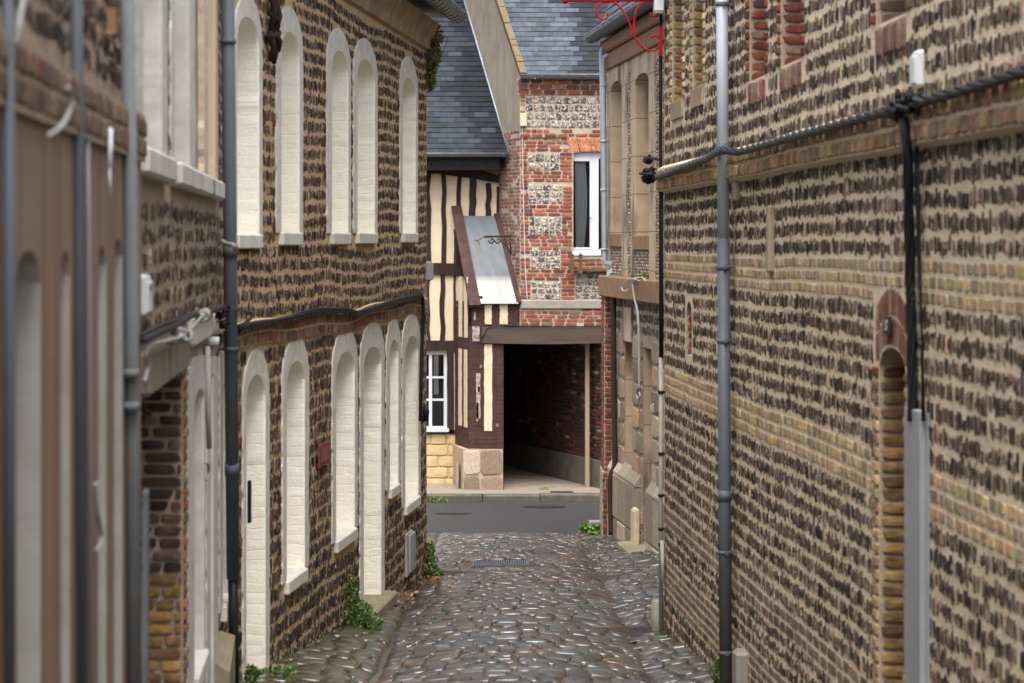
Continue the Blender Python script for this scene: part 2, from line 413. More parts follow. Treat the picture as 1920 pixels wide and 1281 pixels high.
def arch_top(s0, s1, zs, rise):
    c = (s0 + s1) / 2; h = (s1 - s0) / 2
    return lambda s: zs + rise * math.sqrt(max(0., 1 - ((s - c) / h) ** 2))
def arch_half(s0, s1, z0, zs, rise, z):
    """(a,b) of an arch-headed opening at height z, or None"""
    if z < z0 or z > zs + rise: return None
    c = (s0 + s1) / 2; h = (s1 - s0) / 2
    if z > zs: h *= math.sqrt(max(0., 1 - ((z - zs) / rise) ** 2))
    return (c - h, c + h)

# whitewashed blind window / door: painted surround, reveal and infill in one surface
def white_niche(W, o, parent, recess=.13, mats=None, name='blind_window', sill=True, seed=0, jag=.007):
    r = np.random.default_rng(seed)
    oa, ob, zo0, zos, orise = o['o0'], o['o1'], o['z0'], o['ozs'], o['orise']
    sa, sb, zss, srise = o['s0'], o['s1'], o['zs'], o['rise']
    zmax_o = zos + orise; zmax = zss + srise
    zz = list(np.arange(zo0, zos, .034)) + list(zos + orise * np.sin(np.linspace(0, PI / 2, 10))) + list(np.linspace(zmax_o + .01, zmax, 14))
    zz = sorted(set(round(z, 4) for z in zz))
    npan = 8; rows = []; uvs = []
    jo = {}; 
    for z in zz:
        k = int(z / .068)
        if k not in jo: jo[k] = r.normal(0, jag, 4)
        j = jo[k] * (1 if z < zss else .3)
        q = arch_half(sa, sb, zo0 - 1, zss, srise, min(z, zmax - 1e-4)); A, B = q[0] + j[0], q[1] + j[1]
        if z < zmax_o - 1e-4:
            q = arch_half(oa, ob, zo0 - 1, zos, orise, z); a, b = q[0] + j[2] * .2, q[1] + j[3] * .2; rc = recess
        else: a = b = (oa + ob) / 2; rc = 0.0
        if abs(z - zmax_o) < 2e-3: a = b = (oa + ob) / 2; rc = recess
        f = .012
        row = [(A, -.02), (A, f * .7), (A + .012, f), (A + .5 * (a - A), f + r.normal(0, .0006)), (a - .010, f), (a, f - .012)]
        for t in np.linspace(0, 1, npan): row.append((a + t * (b - a), (f - rc - .01 + r.normal(0, .0002)) if rc else f))
        row += [(b, f - .012), (b + .010, f), (b + .5 * (B - b), f + r.normal(0, .0006)), (B - .012, f), (B, f * .7), (B, -.02)]
        rows.append([(s, d, z) for s, d in row])
    G = np.array(rows); nz, nc = G.shape[:2]
    V = W.P(G[..., 0].ravel(), G[..., 1].ravel(), G[..., 2].ravel())
    i = np.arange(nz - 1)[:, None] * nc + np.arange(nc - 1)[None]
    fs = np.stack([i, i + 1, i + nc + 1, i + nc], -1)
    cj = np.arange(nc - 1)[None] + 0 * i; rz_ = G[:-1, :1, 2] + 0 * i; sel = (cj < 4) | (cj >= nc - 5) | (rz_ > zmax_o - 1e-3)
    UVn = np.c_[G[..., 0].ravel(), G[..., 2].ravel()]; mb = MB(); mb.add(V, fs[~sel], 0, None, UVn); n0 = mb.n
    mb.Fs.append((fs[sel], 1, False))
    mt = mats or [WHITE, SILLM]
    mats_ = [mt[0], SURW if mt[0] is WHITE else mt[0]]
    ob_ = mb.build(name, mats_, parent)
    if sill:
        m2 = MB(); m2.wbox(W, oa - .045, ob + .03, -recess, .035, zo0 - .085, zo0 + .004, bev=.008); m2.build('sill', mt[1], ob_)
    return ob_
def niche_spec(W, uL, uR, oL, oR, v_out, v_open, v_bot, u_c=None, o_rise=.17, rise=.30):
    s0, s1, o0, o1 = W.s(uL), W.s(uR), W.s(oL), W.s(oR)
    uc = u_c or (uL + uR) / 2; yc = W.y(W.s(uc))
    ztop = PZ(v_out, yc); zo = PZ(v_open, yc); zb = PZ(v_bot, yc)
    return dict(s0=s0, s1=s1, o0=o0, o1=o1, z0=zb, zs=ztop - rise, rise=rise, ozs=zo - o_rise, orise=o_rise)

# ---------------------------------------------------------------- camera, light
cam = bpy.data.cameras.new('camera'); co = bpy.data.objects.new('camera', cam); COL.objects.link(co)
co.location = (0, 0, EYE); co.rotation_euler = (PI / 2, 0, 0)
cam.sensor_width = 36; cam.lens = F * 36 / 1920; cam.shift_y = -(640.5 - HY) / 1920; cam.clip_end = 2000; cam.clip_start = .05
cam.dof.use_dof = True; cam.dof.focus_distance = 25; cam.dof.aperture_fstop = 4.4
SC.camera = co
w = bpy.data.worlds.new('World'); SC.world = w; w.use_nodes = True
nt = w.node_tree; sky = nt.nodes.new('ShaderNodeTexSky'); sky.sky_type = 'NISHITA'; sky.sun_disc = False
SE, SR = math.radians(64), math.radians(183)
sky.sun_elevation = SE; sky.sun_rotation = SR; sky.dust_density = 5.0; sky.ozone_density = .2; sky.air_density = .7
bg = nt.nodes['Background']; hs = nt.nodes.new('ShaderNodeHueSaturation'); hs.inputs['Saturation'].default_value = .4; nt.links.new(sky.outputs[0], hs.inputs['Color']); nt.links.new(hs.outputs[0], bg.inputs[0]); bg.inputs[1].default_value = .15
sun = bpy.data.lights.new('sun', 'SUN'); sun.energy = 1.2; sun.angle = math.radians(40); sun.color = (1, .97, .93)
so = bpy.data.objects.new('sun', sun); COL.objects.link(so); so.location = (0, 0, 30)
so.rotation_euler = (PI / 2 - SE, 0, PI - SR)
SC.view_settings.view_transform = 'Standard'; SC.view_settings.look = 'None'; SC.view_settings.exposure = 1.55; SC.view_settings.gamma = 1
SC.cycles.use_denoising = True
SC.cycles.max_bounces = 8; SC.cycles.diffuse_bounces = 5

# ---------------------------------------------------------------- ground
def prof(x, y):
    xr = xr_of(y); m = (XL + xr) / 2; h = (xr - XL) / 2
    t = (np.asarray(x, float) - m) / h
    ins = .080 * (1 - t ** 2); out = (np.abs(t) - 1) * h * .14
    return np.where(np.abs(t) < 1, ins, out) - .02 * np.exp(-((np.abs(t) - 1) * h / .05) ** 2)
def G(x, y):
    x = np.asarray(x, float); y = np.asarray(y, float)
    fade = np.clip((29.3 - y) / 1.5, 0, 1)
    return -SL * y + prof(x, y) * fade
def XW_L(y):
    return np.where(y < 14.15, -.718 - .068 * y, np.where(y < 22.8, -3.078 + .0986 * y, -3.2))
def XW_R(y): return np.where(y < 17.9, 2.3 - .0636 * y, 1.18 + (28.8 - y) * .105)

mb = MB()
ys = [-60, 0, 29.3, 36.4, 46, 120, 900]; zs = [3.0, -.12, -1.75, -2.15, -2.3, -2.4, -2.4]
v = []; 
for y, z in zip(ys, zs): v += [(-700, y, z), (700, y, z)]
mb.add(v, [(2 * i, 2 * i + 1, 2 * i + 3, 2 * i + 2) for i in range(len(ys) - 1)])
structure(mb.build('ground', DIRT))

# cobbled lane
mb = MB()
yy = np.arange(-4, 29.31, .15)
nx = 36
for i in range(len(yy)):
    a = float(XW_L(np.array(yy[i]))) - .25; b = float(XW_R(np.array(yy[i]))) + .25
    x = np.linspace(a, b, nx); 
    z = G(x, np.full(nx, yy[i])) - .006
    mb.V.append(np.stack([x, np.full(nx, yy[i]), z], -1))
mb.C.append(np.ones((len(yy) * nx, 3)) * .1); mb.U.append(np.zeros((len(yy) * nx, 2)))
i = np.arange(len(yy) - 1)[:, None] * nx + np.arange(nx - 1)[None]
mb.Fs.append((np.stack([i, i + 1, i + nx + 1, i + nx], -1).reshape(-1, 4), 0, True)); mb.n = len(yy) * nx
rects = []; sec = []
y = 9.0
GRATE = (PX(885, 23.7) - .02, PX(992, 23.7) + .02, 23.35, 24.1)
while y < 29.2:
    p = random.uniform(.17, .25); xr = xr_of(y)
    for (a, b, wd, k) in ((float(XW_L(np.array(y))) - .05, XL - .012, .17, 1), (XL + .012, xr - .02, .155, 0), (xr + .02, float(XW_R(np.array(y))) + .1, .15, 2)):
        pos = a + (random.uniform(-.1, 0) if k != 0 else 0)
        while pos < b:
            ww = wd * random.uniform(.65, 1.5); e = min(pos + ww, b)
            if b - e < .05: e = b
            if e - pos > .05 and not (GRATE[0] < e and pos < GRATE[1] and GRATE[2] < y + p and y < GRATE[3]):
                off = random.uniform(-.025, .025)
                rects.append((pos + .003, e - .003, y + off + .004, y + p + off - .004)); sec.append((k, pos, y))
            pos = e
    y += p
rects = np.array(rects)
cc = pal(len(rects), [(.078, .076, .072), (.055, .054, .052), (.10, .094, .084), (.13, .08, .048), (.15, .145, .135), (.085, .072, .056)], [4, 4, 3, 2.2, 1.5, 3])
for i, (k, x, y) in enumerate(sec):
    if k == 1 and y < 23:
        dw = x - float(XW_L(np.array(y)))
        m = max(0, min(1, (0.62 - dw) / .35)) * random.uniform(.6, 1)
        cc[i] = cc[i] * (1 - m) + np.array((.085, .085, .025)) * m
    if k == 2:
        dw = float(XW_R(np.array(y))) - x
        m = max(0, min(1, (0.42 - dw) / .25)) * random.uniform(.4, 1) * (1 if y < 17.9 else .6)
        cc[i] = cc[i] * (1 - m) + np.array((.085, .08, .03)) * m
stones(mb, lambda a, b, d: np.stack([a, b, G(a, b) + d], -1), rects, cc * .52, .0115, [(1.0, -1.0), (1.0, .05), (.95, .46), (.76, .82), (.40, 1.0)], 12, .05, 7, 1, .035, True, .5)
structure(mb.build('cobbled_lane', [LANEB, COBBLE]))

# cross street, kerb, pavement
mb = MB(); 
mb.add([(-40, 29.25, -SL * 29.25 - .006), (40, 29.25, -SL * 29.25 - .006), (40, 36.4, -SL * 36.3), (-40, 36.4, -SL * 36.3)], [(0, 1, 2, 3)])
structure(mb.build('road', ASPH))
zr = -SL * 36.3
mb = MB()
x = -12.0
while x < 12:
    l = random.uniform(.8, 1.15); dz = random.uniform(-.008, .008)
    h = .125 if x < .9 else .05
    z1 = zr + h + dz; y0 = 36.25 + random.uniform(-.012, .012)
    b = .02
    p = [(x + .006, y0, zr - .1), (x + l - .006, y0, zr - .1), (x + l - .006, 36.47, zr - .1), (x + .006, 36.47, zr - .1)]
    q = [(x + .006, y0, z1 - b), (x + l - .006, y0, z1 - b), (x + l - .006, 36.47, z1 - b), (x + .006, 36.47, z1 - b)]
    r_ = [(x + .012, y0 + b, z1), (x + l - .012, y0 + b, z1), (x + l - .012, 36.47, z1), (x + .012, 36.47, z1)]
    mb.add(p + q + r_, [(0, 1, 5, 4), (1, 2, 6, 5), (3, 0, 4, 7), (4, 5, 9, 8), (5, 6, 10, 9), (7, 4, 8, 11), (8, 9, 10, 11), (2, 3, 7, 6), (6, 7, 11, 10)])
    x += l
structure(mb.build('kerb', KERB))
mb = MB()
zp0, zp1 = zr + .115, PZ(918, 40.0)
for (xa, xb) in ((-12, .9), (.9, 12)):
    mb.add([(xa, 36.465, zp0 if xa < 0 else zr + .05), (xb, 36.465, zp0 if xa < 0 else zr + .05), (xb, 40.0, zp1), (xa, 40.0, zp1)], [(0, 1, 2, 3)])
mb.add([(-12, 40.0, zp1), (12, 40.0, zp1), (12, 50, zp1 + .05), (-12, 50, zp1 + .05)], [(0, 1, 2, 3)])
structure(mb.build('pavement', PAVE))

def grate(name, label, x0, x1, y0, y1, zf, bars, solid=False, mat=CAST):
    mb = MB(); z = zf
    def q(xa, xb, ya, yb, h0, h1):
        P = [(xa, ya), (xb, ya), (xb, yb), (xa, yb)]
        mb.hexa([(x, y, z(x, y) + h0) for x, y in P] + [(x, y, z(x, y) + h1) for x, y in P])
    q(x0, x1, y0, y0 + .03, -.03, .012); q(x0, x1, y1 - .03, y1, -.03, .012); q(x0, x0 + .03, y0 + .03, y1 - .03, -.03, .012); q(x1 - .03, x1, y0 + .03, y1 - .03, -.03, .012)
    w_ = (x1 - x0 - .06) / bars
    for i in range(bars): q(x0 + .03 + (i + .22) * w_, x0 + .03 + (i + .78) * w_, y0 + .03, y1 - .03, -.03, .008)
    q(x0 + .03, x1 - .03, y0 + .03, y1 - .03, -.05, -.028 if not solid else .003)
    return tag(mb.build(name, mat), label, 'drain cover')
gz = lambda x, y: float(G(x, y)) - .002
grate('drain_grate', 'slotted iron drain grate set among the wet cobbles', GRATE[0] + .02, GRATE[1] - .02, 23.40, 24.05, gz, 22, False, PIPED)
pz = lambda x, y: zp0 + (zp1 - zp0) * (y - 36.47) / 3.53
grate('pavement_cover', 'rusty square iron cover in the pavement before the dark passage', PX(1032, 37.7), PX(1074, 37.7), 37.3, 38.0, pz, 10, True, RUST)
rz = lambda x, y: -SL * 29.25 - .006 + (y - 29.25) / 7.15 * (-SL * 7.05 + .006)
def roundcover(name, label, cx, cy, r):
    mb = MB(); n = 28; th = np.arange(n) * 2 * PI / n; R = [(r, .002), (r, .008), (r * .9, .008), (r * .88, .004), (r * .3, .004), (r * .28, .009)]
    V = []
    for rr, h in R:
        for t in th: x, y = cx + rr * math.cos(t), cy + rr * math.sin(t); V.append((x, y, rz(x, y) + h))
    fs = [(i * n + k, i * n + (k + 1) % n, (i + 1) * n + (k + 1) % n, (i + 1) * n + k) for i in range(len(R) - 1) for k in range(n)] + [tuple(range((len(R) - 1) * n, len(R) * n))]
    mb.add(V, fs)
    for k in range(7):
        a = -r * .75 + k * r * .25; hh = math.sqrt(max(.01, (r * .8) ** 2 - a * a))
        mb.hexa([(x, y, rz(x, y) + h) for h in (.004, .011) for x, y in ((cx + a - .02, cy - hh), (cx + a + .02, cy - hh), (cx + a + .02, cy + hh), (cx + a - .02, cy + hh))])
    return tag(mb.build(name, CAST), label, 'manhole')
roundcover('manhole_cover', 'round iron manhole cover on the asphalt near the far kerb', PX(1020, 35.0), 35.0, .33)
roundcover('manhole_cover', 'small worn manhole cover in the asphalt beside the left house corner', PX(850, 33.4), 33.4, .26)
# ---------------------------------------------------------------- left flint house with whitewashed blind windows
def slates(mb, fn, rows_, x0, x1, pitch, wd, tone, mi=0, thick=.012):
    """fn(x,t,h)->xyz : t up the slope ; x0,x1 functions of t"""
    for r in range(rows_):
        t0 = r * pitch; a, b = x0(t0 + pitch / 2), x1(t0 + pitch / 2); pos = a - (wd / 2 if r % 2 else 0) - random.uniform(0, .02)
        while pos < b:
            e = min(pos + wd, b); p = max(pos, a)
            if e - p > .02:
                h0 = thick + random.uniform(0, .005); j = random.uniform(-.004, .004); tl = random.uniform(-.003, .003)
                P = [(p + .003, t0 - .015 + j, h0 + tl), (e - .003, t0 - .015 + j, h0 - tl), (e - .003, t0 + pitch, .003), (p + .003, t0 + pitch, .003), (p + .003, t0 - .015 + j, h0 - .009 + tl), (e - .003, t0 - .015 + j, h0 - .009 - tl)]
                P = np.array(P); c = np.array(tone(p, t0)) * random.uniform(.72, 1.3) * np.array([1, random.uniform(.97, 1.03), random.uniform(.95, 1.08)])
                mb.add(fn(P[:, 0], P[:, 1], P[:, 2]), [(0, 1, 2, 3), (4, 5, 1, 0)], mi, c)
            pos += wd
def gutter(W, s0, s1, d, z, r, parent, mat=ZINC, seams=.35, name='gutter', drop=0.0):
    mb = MB(); n = 9; th = np.linspace(PI, 2 * PI, n); V = []
    S = np.linspace(s0, s1, 2)
    for s in S:
        for rr in (r, r - .006):
            for t in th: V.append(W.P(s, d + rr * math.cos(t), z + rr * math.sin(t) + drop * (s - s0)))
    fs = []
    for k in range(n - 1): fs += [(k, k + 1, 2 * n + k + 1, 2 * n + k), (n + k + 1, n + k, 3 * n + k, 3 * n + k + 1)]
    fs += [(0, 2 * n, 3 * n, n), (n - 1, 2 * n - 1, 4 * n - 1, 3 * n - 1)]
    fs += [tuple(list(range(n))), tuple(range(2 * n, 3 * n))]
    mb.add(np.array(V), fs, 0, None, None, True)
    mb.tube([W.P(s0, d + r, z + .004), W.P(s1, d + r, z + .004 + drop * (s1 - s0))], .011, 8)
    k = s0 + seams
    while seams and k < s1:
        mb.tube([W.P(k, d + (r + .004) * math.cos(t), z + (r + .004) * math.sin(t) + drop * (k - s0)) for t in th], .006, 6); k += seams
    return mb.build(name, mat, parent)
def house_shell(mb, W, s0, s1, z0, z1, depth, mi=0):
    """ends, top and back behind a facade"""
    P = lambda s, d, z: W.p(s, d, z)
    mb.quad(P(s0, 0, z0), P(s0, -depth, z0), P(s0, -depth, z1), P(s0, 0, z1), mi)
    mb.quad(P(s1, 0, z0), P(s1, -depth, z0), P(s1, -depth, z1), P(s1, 0, z1), mi)
    mb.quad(P(s0, -depth, z0), P(s1, -depth, z0), P(s1, -depth, z1), P(s0, -depth, z1), mi)
    mb.quad(P(s0, 0, z1), P(s1, 0, z1), P(s1, -depth, z1), P(s0, -depth, z1), mi)

L2 = Wall(-1.683, 14.15, -.83, 22.8, flip=-1)
H = thing('flint_house', 'left flint house with whitewashed blind windows on both storeys', 'house', L2.p(L2.L / 2, 0, -1.0), 'old houses along the alley')
lo = [  # uL uR oL oR v_out v_open v_bot rise orise
    ('blind_door', 453, 503, 459, 494, 655, 703, 1275), ('blind_window', 527, 577, 535, 568, 630, 677, 1078),
    ('blind_window', 621, 669, 628, 662, 615, 660, 1003), ('blind_door', 673, 719, 680, 712, 603, 650, 1135),
    ('blind_window', 722, 750, 729, 744, 597, 637, 912), ('blind_window', 752, 787, 758, 782, 588, 630, 940)]
up = [('blind_window', 436, 490, 442, 482, -8, 33, 441), ('blind_window', 516, 566, 525, 558, 12, 60, 437),
      ('blind_window', 611, 656, 620, 650, 53, 95, 438), ('blind_window', 661, 706, 668, 700, 72, 112, 438), ('blind_window', 748, 782, 753, 777, 106, 147, 438)]
specs = [(n, niche_spec(L2, *a)) for n, *a in lo + up]
ZSILL_U = PZ(438, 20)
facops = [dict(s0=o['s0'] + .03, s1=o['s1'] - .03, z0=o['z0'] + .0, zt=arch_top(o['s0'] + .03, o['s1'] - .03, o['zs'], o['rise'] - .02)) for _, o in specs]
mb = MB()
facade(mb, L2, 0, L2.L, -2.2, EYE + 2.16, facops)
for _, o in specs:   # closed back behind each niche
    a, b = o['s0'] + .02, o['s1'] - .02
    mb.quad(L2.p(a, -.24, o['z0'] - .1), L2.p(b, -.24, o['z0'] - .1), L2.p(b, -.24, o['zs'] + o['rise']), L2.p(a, -.24, o['zs'] + o['rise']))
house_shell(mb, L2, 0, L2.L, -2.2, EYE + 2.16, 6)
ex = [(lambda z, o=o: (arch_half(o['s0'] - .01, o['s1'] + .01, o['z0'] - .09, o['zs'], o['rise'] + .01, z))) for _, o in specs]
ZB0, ZB1 = EYE - .645, EYE - .50     # brick string course
wv = wave(.022, .4)
WF = wallfn(L2, wv); WF0 = wallfn(L2)
def flint(mb, fn, R, p=FL, depth=.013, mi=1, rough=.11, moss=None):
    R = np.array(R); dz = rng.normal(0, .009, (len(R), 2)); R[:, 2] += dz[:, 0]; R[:, 3] += dz[:, 1]; depth *= .30
    c = pal(len(R), *p) * np.array([1.32, 1.22, 1.14])
    stones(mb, fn, R, c, depth, FLR, 7, rough, 5, mi, .05, False, .6)
R = courses(.03, L2.L - .03, ZB1 + .01, 3.86, .098, .036, .006, ex, .7, .026)
flint(mb, WF, R)
R = courses(.03, L2.L - .03, -.25, ZB0 - .03, .105, .040, .005, ex, .7, .010)
flint(mb, WF, R)
R = courses(.03, L2.L - .03, -2.2, -.25, .12, .05, .005, ex, .7, .008)
flint(mb, WF, R, FL2, .02, 1, .28)
# brick edges beside some niches
for _, o in specs:
    for a, b in ((o['s0'] - .10, o['s0'] - .015), (o['s1'] + .015, o['s1'] + .10)):
        R = courses(a, b, o['z0'], o['zs'], .068, .2, .008, (), 0, .012)
        R = R[(rng.random(len(R)) < .24) & (R[:, 0] > .02)]
        stones(mb, WF0, R, pal(len(R), *RED) * .6, .008, BRR, 8, .08, 6, 2)
# string course: protruding two courses of brick
zb = lambda s: .018 * np.sin(s * 1.1 + .5) + .012 * np.sin(s * 2.7)
ss = np.linspace(-.0, L2.L, 60); prof_ = [(0, ZB0 - .02), (.018, ZB0), (.018, ZB1), (.0, ZB1 + .01)]
V = np.concatenate([L2.P(ss, d, z + zb(ss)) for d, z in prof_]); n = len(ss)
mb.add(V, [(j * n + i, j * n + i + 1, (j + 1) * n + i + 1, (j + 1) * n + i) for j in range(3) for i in range(n - 1)], 0, None, np.zeros((len(V), 2)))
R = courses(0.0, L2.L, ZB0 - .005, ZB1 + .005, .075, .115, .012, (), .3, .010)
stones(mb, lambda a, b, d: L2.P(a, d + .016, b + zb(a)), R, pal(len(R), [(.24, .15, .11), (.20, .11, .08), (.17, .12, .09), (.27, .19, .13), (.30, .09, .05)], [3, 2, 3, 2, 1]), .006, BRR, 8, .09, 6, 2)
mb.build('wall', [BUFF, FLINT, WBRICK], H)
for i, (nm, o) in enumerate(specs):
    white_niche(L2, o, H, .19, [WHITE, SILLM], nm, nm == 'blind_window', 100 + i)
# thresholds below the two blind doors, cornice, roof, gutter
for o in (specs[0][1], specs[3][1]):
    m2 = MB(); m2.wbox(L2, o['s0'] - .02, o['s1'] + .05, -.25, .12, o['z0'] - .3, o['z0'] + .02, bev=.015); m2.build('threshold', MOSSCONC, H)
mb = MB(); s = 0.0
ZC = EYE + 1.90
while s < L2.L - .05:
    l = random.uniform(.5, .8); e = min(s + l, L2.L + .03)
    P = [(0, ZC - .015), (.035, ZC), (.05, ZC + .09), (.10, ZC + .17), (.12, ZC + .25), (0, ZC + .25)]
    A = [L2.p(s + .004, d, z) for d, z in P]; B = [L2.p(e - .004, d, z) for d, z in P]; k = len(P)
    mb.add(A + B, [(i, (i + 1) % k, k + (i + 1) % k, k + i) for i in range(k)] + [tuple(range(k)), tuple(range(2 * k - 1, k - 1, -1))])
    s = e
mb.build('cornice', CORN, H)
gutter(L2, -.1, L2.L + .32, .27, EYE + 2.27, .085, H, ZINC, .22)
mb = MB(); cs, sn = math.cos(math.radians(48)), math.sin(math.radians(48))
RF = lambda x, t, h: L2.P(x, 0.24 - t * cs - h * sn * -1, EYE + 2.25 + t * sn + h * cs)
mb.add(RF(np.array([-.1, L2.L + .2, L2.L + .2, -.1]), np.array([0, 0, 3.6, 3.6]), np.zeros(4)), [(0, 1, 2, 3)], 0, (.03, .035, .042))
slates(mb, RF, 36, lambda t: -.1, lambda t: L2.L + .2, .10, .2, lambda x, t: (.045, .052, .062))
mb.add(L2.P([-.1, L2.L + .2, L2.L + .2, -.1], [.24, .24, -.1, -.1], EYE + 2.235), [(0, 1, 2, 3)], 0, (.03, .025, .02))
mb.build('roof', SLATE, H)
mb = MB()   # lead-grey verge board at the roof end with its mossy edge
mb.tube([RF(np.array([L2.L + .22]), np.array([t]), np.array([.03]))[0] for t in (0.05, 1.8, 3.6)], .05, 6); mb.build('verge', MOSSCONC, H)

# rusty iron tie beside the second upper window
s_, z_ = L2.sz(502, 60)
mb = MB()
for (u0, v0, u1, v1, r) in ((498, -20, 499, 60, .02), (508, 0, 508, 60, .022), (497, 25, 512, 50, .02), (494, 70, 514, 62, .022), (496, 60, 500, 115, .02), (505, 60, 512, 95, .022), (500, 80, 505, 118, .017)):
    a, za = L2.sz(u0, v0); b, zb_ = L2.sz(u1, v1)
    mb.tube([L2.p(a, .03, za), L2.p((a + b) / 2 + .02, .05, (za + zb_) / 2), L2.p(b, .03, zb_)], r, 7)
tag(mb.build('wall_tie', RUST), 'rusty iron wall tie high between the two tallest white windows', 'wall tie')
# red plaque
mb = MB(); s0, z0 = L2.sz(591, 878); s1, z1 = L2.sz(611, 826)
pl = thing('wall_plaque', 'faded dark red plaque fixed to the dark flint wall', 'plaque', L2.p((s0 + s1) / 2, 0, z0))
mb.wbox(L2, s0, s1, .02, .035, z0, z1, 0, bev=.004); mb.build('board', PLAQ, pl)
mb = MB()
mb.wbox(L2, s0 + .05, s1 - .05, .0352, .0372, z0 + .03, z1 - .03)
mb.build('faded_face', PLAQ2, pl)
# iron door stay on the near blind door
mb = MB(); s0, z0 = L2.sz(459, 982); s1, z1 = L2.sz(464, 900); mb.wbox(L2, s0 + .02, s0 + .06, .012, .030, z0, z1, bev=.003)
tag(mb.build('shutter_bar', BLACK), 'thin black iron bar upright on the near white blind door', 'iron bar')
# pale slate board and meter slab near the corner
mb = MB(); s0, z0 = L2.sz(758, 1083); s1, z1 = L2.sz(772, 990)
mb.wbox(L2, s0, s1 - .12, .005, .028, z0, z1, bev=.006); mb.wbox(L2, s0 + .10, s1 - .03, .005, .042, z0 + .02, z1 - .02, bev=.012)
tag(mb.build('meter_cover', CABLEG), 'tall pale grey meter cover low on the wall by the corner', 'meter box')

# ---------------------------------------------------------------- cables, boxes, pipes
def twisted(mb, pts, r, strands, turns_per_m, seg=6, ph=0):
    pts = np.asarray(pts, float); d = np.r_[0, np.cumsum(np.linalg.norm(np.diff(pts, axis=0), axis=1))]
    N = int(d[-1] / .02) + 2; q = np.linspace(0, d[-1], N); P = np.stack([np.interp(q, d, pts[:, k]) for k in range(3)], -1)
    for k in range(3):
        kern = np.ones(9) / 9; P[4:-4, k] = np.convolve(P[:, k], kern, 'valid')
    T = np.gradient(P, axis=0); T /= np.linalg.norm(T, axis=1)[:, None]
    A = np.cross(T, [0, 0, 1.]); 
    if np.linalg.norm(A[0]) < .2: A = np.cross(T, [1., 0, 0])
    A /= np.linalg.norm(A, axis=1)[:, None]; B = np.cross(T, A)
    for k in range(strands):
        an = 2 * PI * (q * turns_per_m) + 2 * PI * k / strands + ph
        mb.tube(P + r * (np.cos(an)[:, None] * A + np.sin(an)[:, None] * B), r * (.95 if strands > 2 else 1), seg)
def wpts(W, uv, d):
    out = []
    for i, (u, v) in enumerate(uv):
        dd = d[i] if isinstance(d, (list, tuple)) else d; Wd = W.off(dd); s, z = Wd.sz(u, v); out.append(Wd.p(s, 0, z))
    return out
def pipe(name, label, W, uvs, r, d, mat, brackets=(), group='downpipes on the house walls', shoe=False, collars=(), mat2=None, v2=None):
    """straight wall pipe through photo points; brackets: v positions"""
    pts = wpts(W, uvs, d)
    base = pts[-1]
    t = thing(name, label, 'downpipe', base, group)
    mb = MB(); k = len(pts)
    if v2 is None: mb.tube(pts, r, 16); mb.build('pipe', mat, t)
    else:
        a, b = np.array(pts[0]), np.array(pts[-1]); f = (v2 - uvs[0][1]) / (uvs[-1][1] - uvs[0][1]); m = a + (b - a) * f
        mb.tube([a, m], r, 16); mb.build('pipe', mat, t); mb = MB(); mb.tube([m, b], r * 1.06, 16); mb.build('lower_pipe', mat2, t)
    for v in brackets:
        f = (v - uvs[0][1]) / (uvs[-1][1] - uvs[0][1]); u = uvs[0][0] + f * (uvs[-1][0] - uvs[0][0]); s, z = W.off(d).sz(u, v); mb = MB()
        mb.tube([W.p(s, d, z - .012), W.p(s, d, z + .012)], r * 1.16, 16); mb.wbox(W, s - .01, s + .01, 0, d, z - .008, z + .008)
        mb.wbox(W, s + r, s + r + .02, d - .01, d + .01, z - .01, z + .01)
        mb.build('bracket', mat2 or mat, t)
    for v in collars:
        f = (v - uvs[0][1]) / (uvs[-1][1] - uvs[0][1]); u = uvs[0][0] + f * (uvs[-1][0] - uvs[0][0]); s, z = W.off(d).sz(u, v); mb = MB()
        mb.tube([W.p(s, d, z - .035), W.p(s, d, z + .035)], r * 1.12, 16); mb.build('collar', mat2 or mat, t)
    return t
def smallbox(name, label, cat, W, uL, uR, vT, vB, d, mat, group=None, lid=None):
    near, far = (uL, uR) if W.n[0] > 0 else (uR, uL)
    sn, sf = W.s(near), W.off(d).s(far); dr = 1 if W.t[1] > 0 else -1
    if (sf - sn) * dr < .07: sf = sn + dr * .07
    s0, s1 = sorted((sn, sf)); z1 = PZ(vT, W.y((s0 + s1) / 2)); z0 = PZ(vB, W.y((s0 + s1) / 2))
    t = thing(name, label, cat, W.p((s0 + s1) / 2, 0, z0), group)
    mb = MB(); mb.wbox(W, s0, s1, .004, d * .75, z0, z1, bev=.012); mb.build('case', mat, t)
    mb = MB(); mb.wbox(W, s0 + .012, s1 - .012, d * .75 + .001, d, z0 + .012, z1 - .02, bev=.008); mb.build('lid', lid or mat, t)
    return t
# left house cable and box
mb = MB()
cp = [(446, 617), (470, 612), (500, 607), (520, 604), (545, 598), (575, 588), (600, 583), (640, 582), (655, 584), (670, 589), (690, 583), (720, 573), (750, 563), (790, 553)]
twisted(mb, wpts(L2, cp, .045), .014, 3, 3)
twisted(mb, wpts(L2, [(u, v + 3) for u, v in cp], .035), .010, 2, 2.5)
tag(mb.build('wall_cable', BLACK), 'black twisted cable draped along the brick band of the white-windowed house', 'cable')
mb = MB(); mb.tube(wpts(L2, [(786, 552), (792, 556), (794, 580), (791, 640), (789, 720), (788, 790)], .05), .016, 8)
mb.tube(wpts(L2, [(790, 560), (796, 590), (793, 650), (790, 782)], .03), .008, 6)
s, z = L2.sz(790, 778); mb.tube([L2.p(s, .04, z + .10), L2.p(s, .045, z + .03), L2.p(s, .04, z - .06)], [.016, .034, .02], 8)
tag(mb.build('drop_cable', BLACK), 'black cable dropping down the wall corner to a sealed end', 'cable')
smallbox('junction_box', 'pale grey junction box on the corner above the black drop cable', 'junction box', L2, 798, 813, 490, 527, .07, CABLEG, 'junction boxes on the walls')

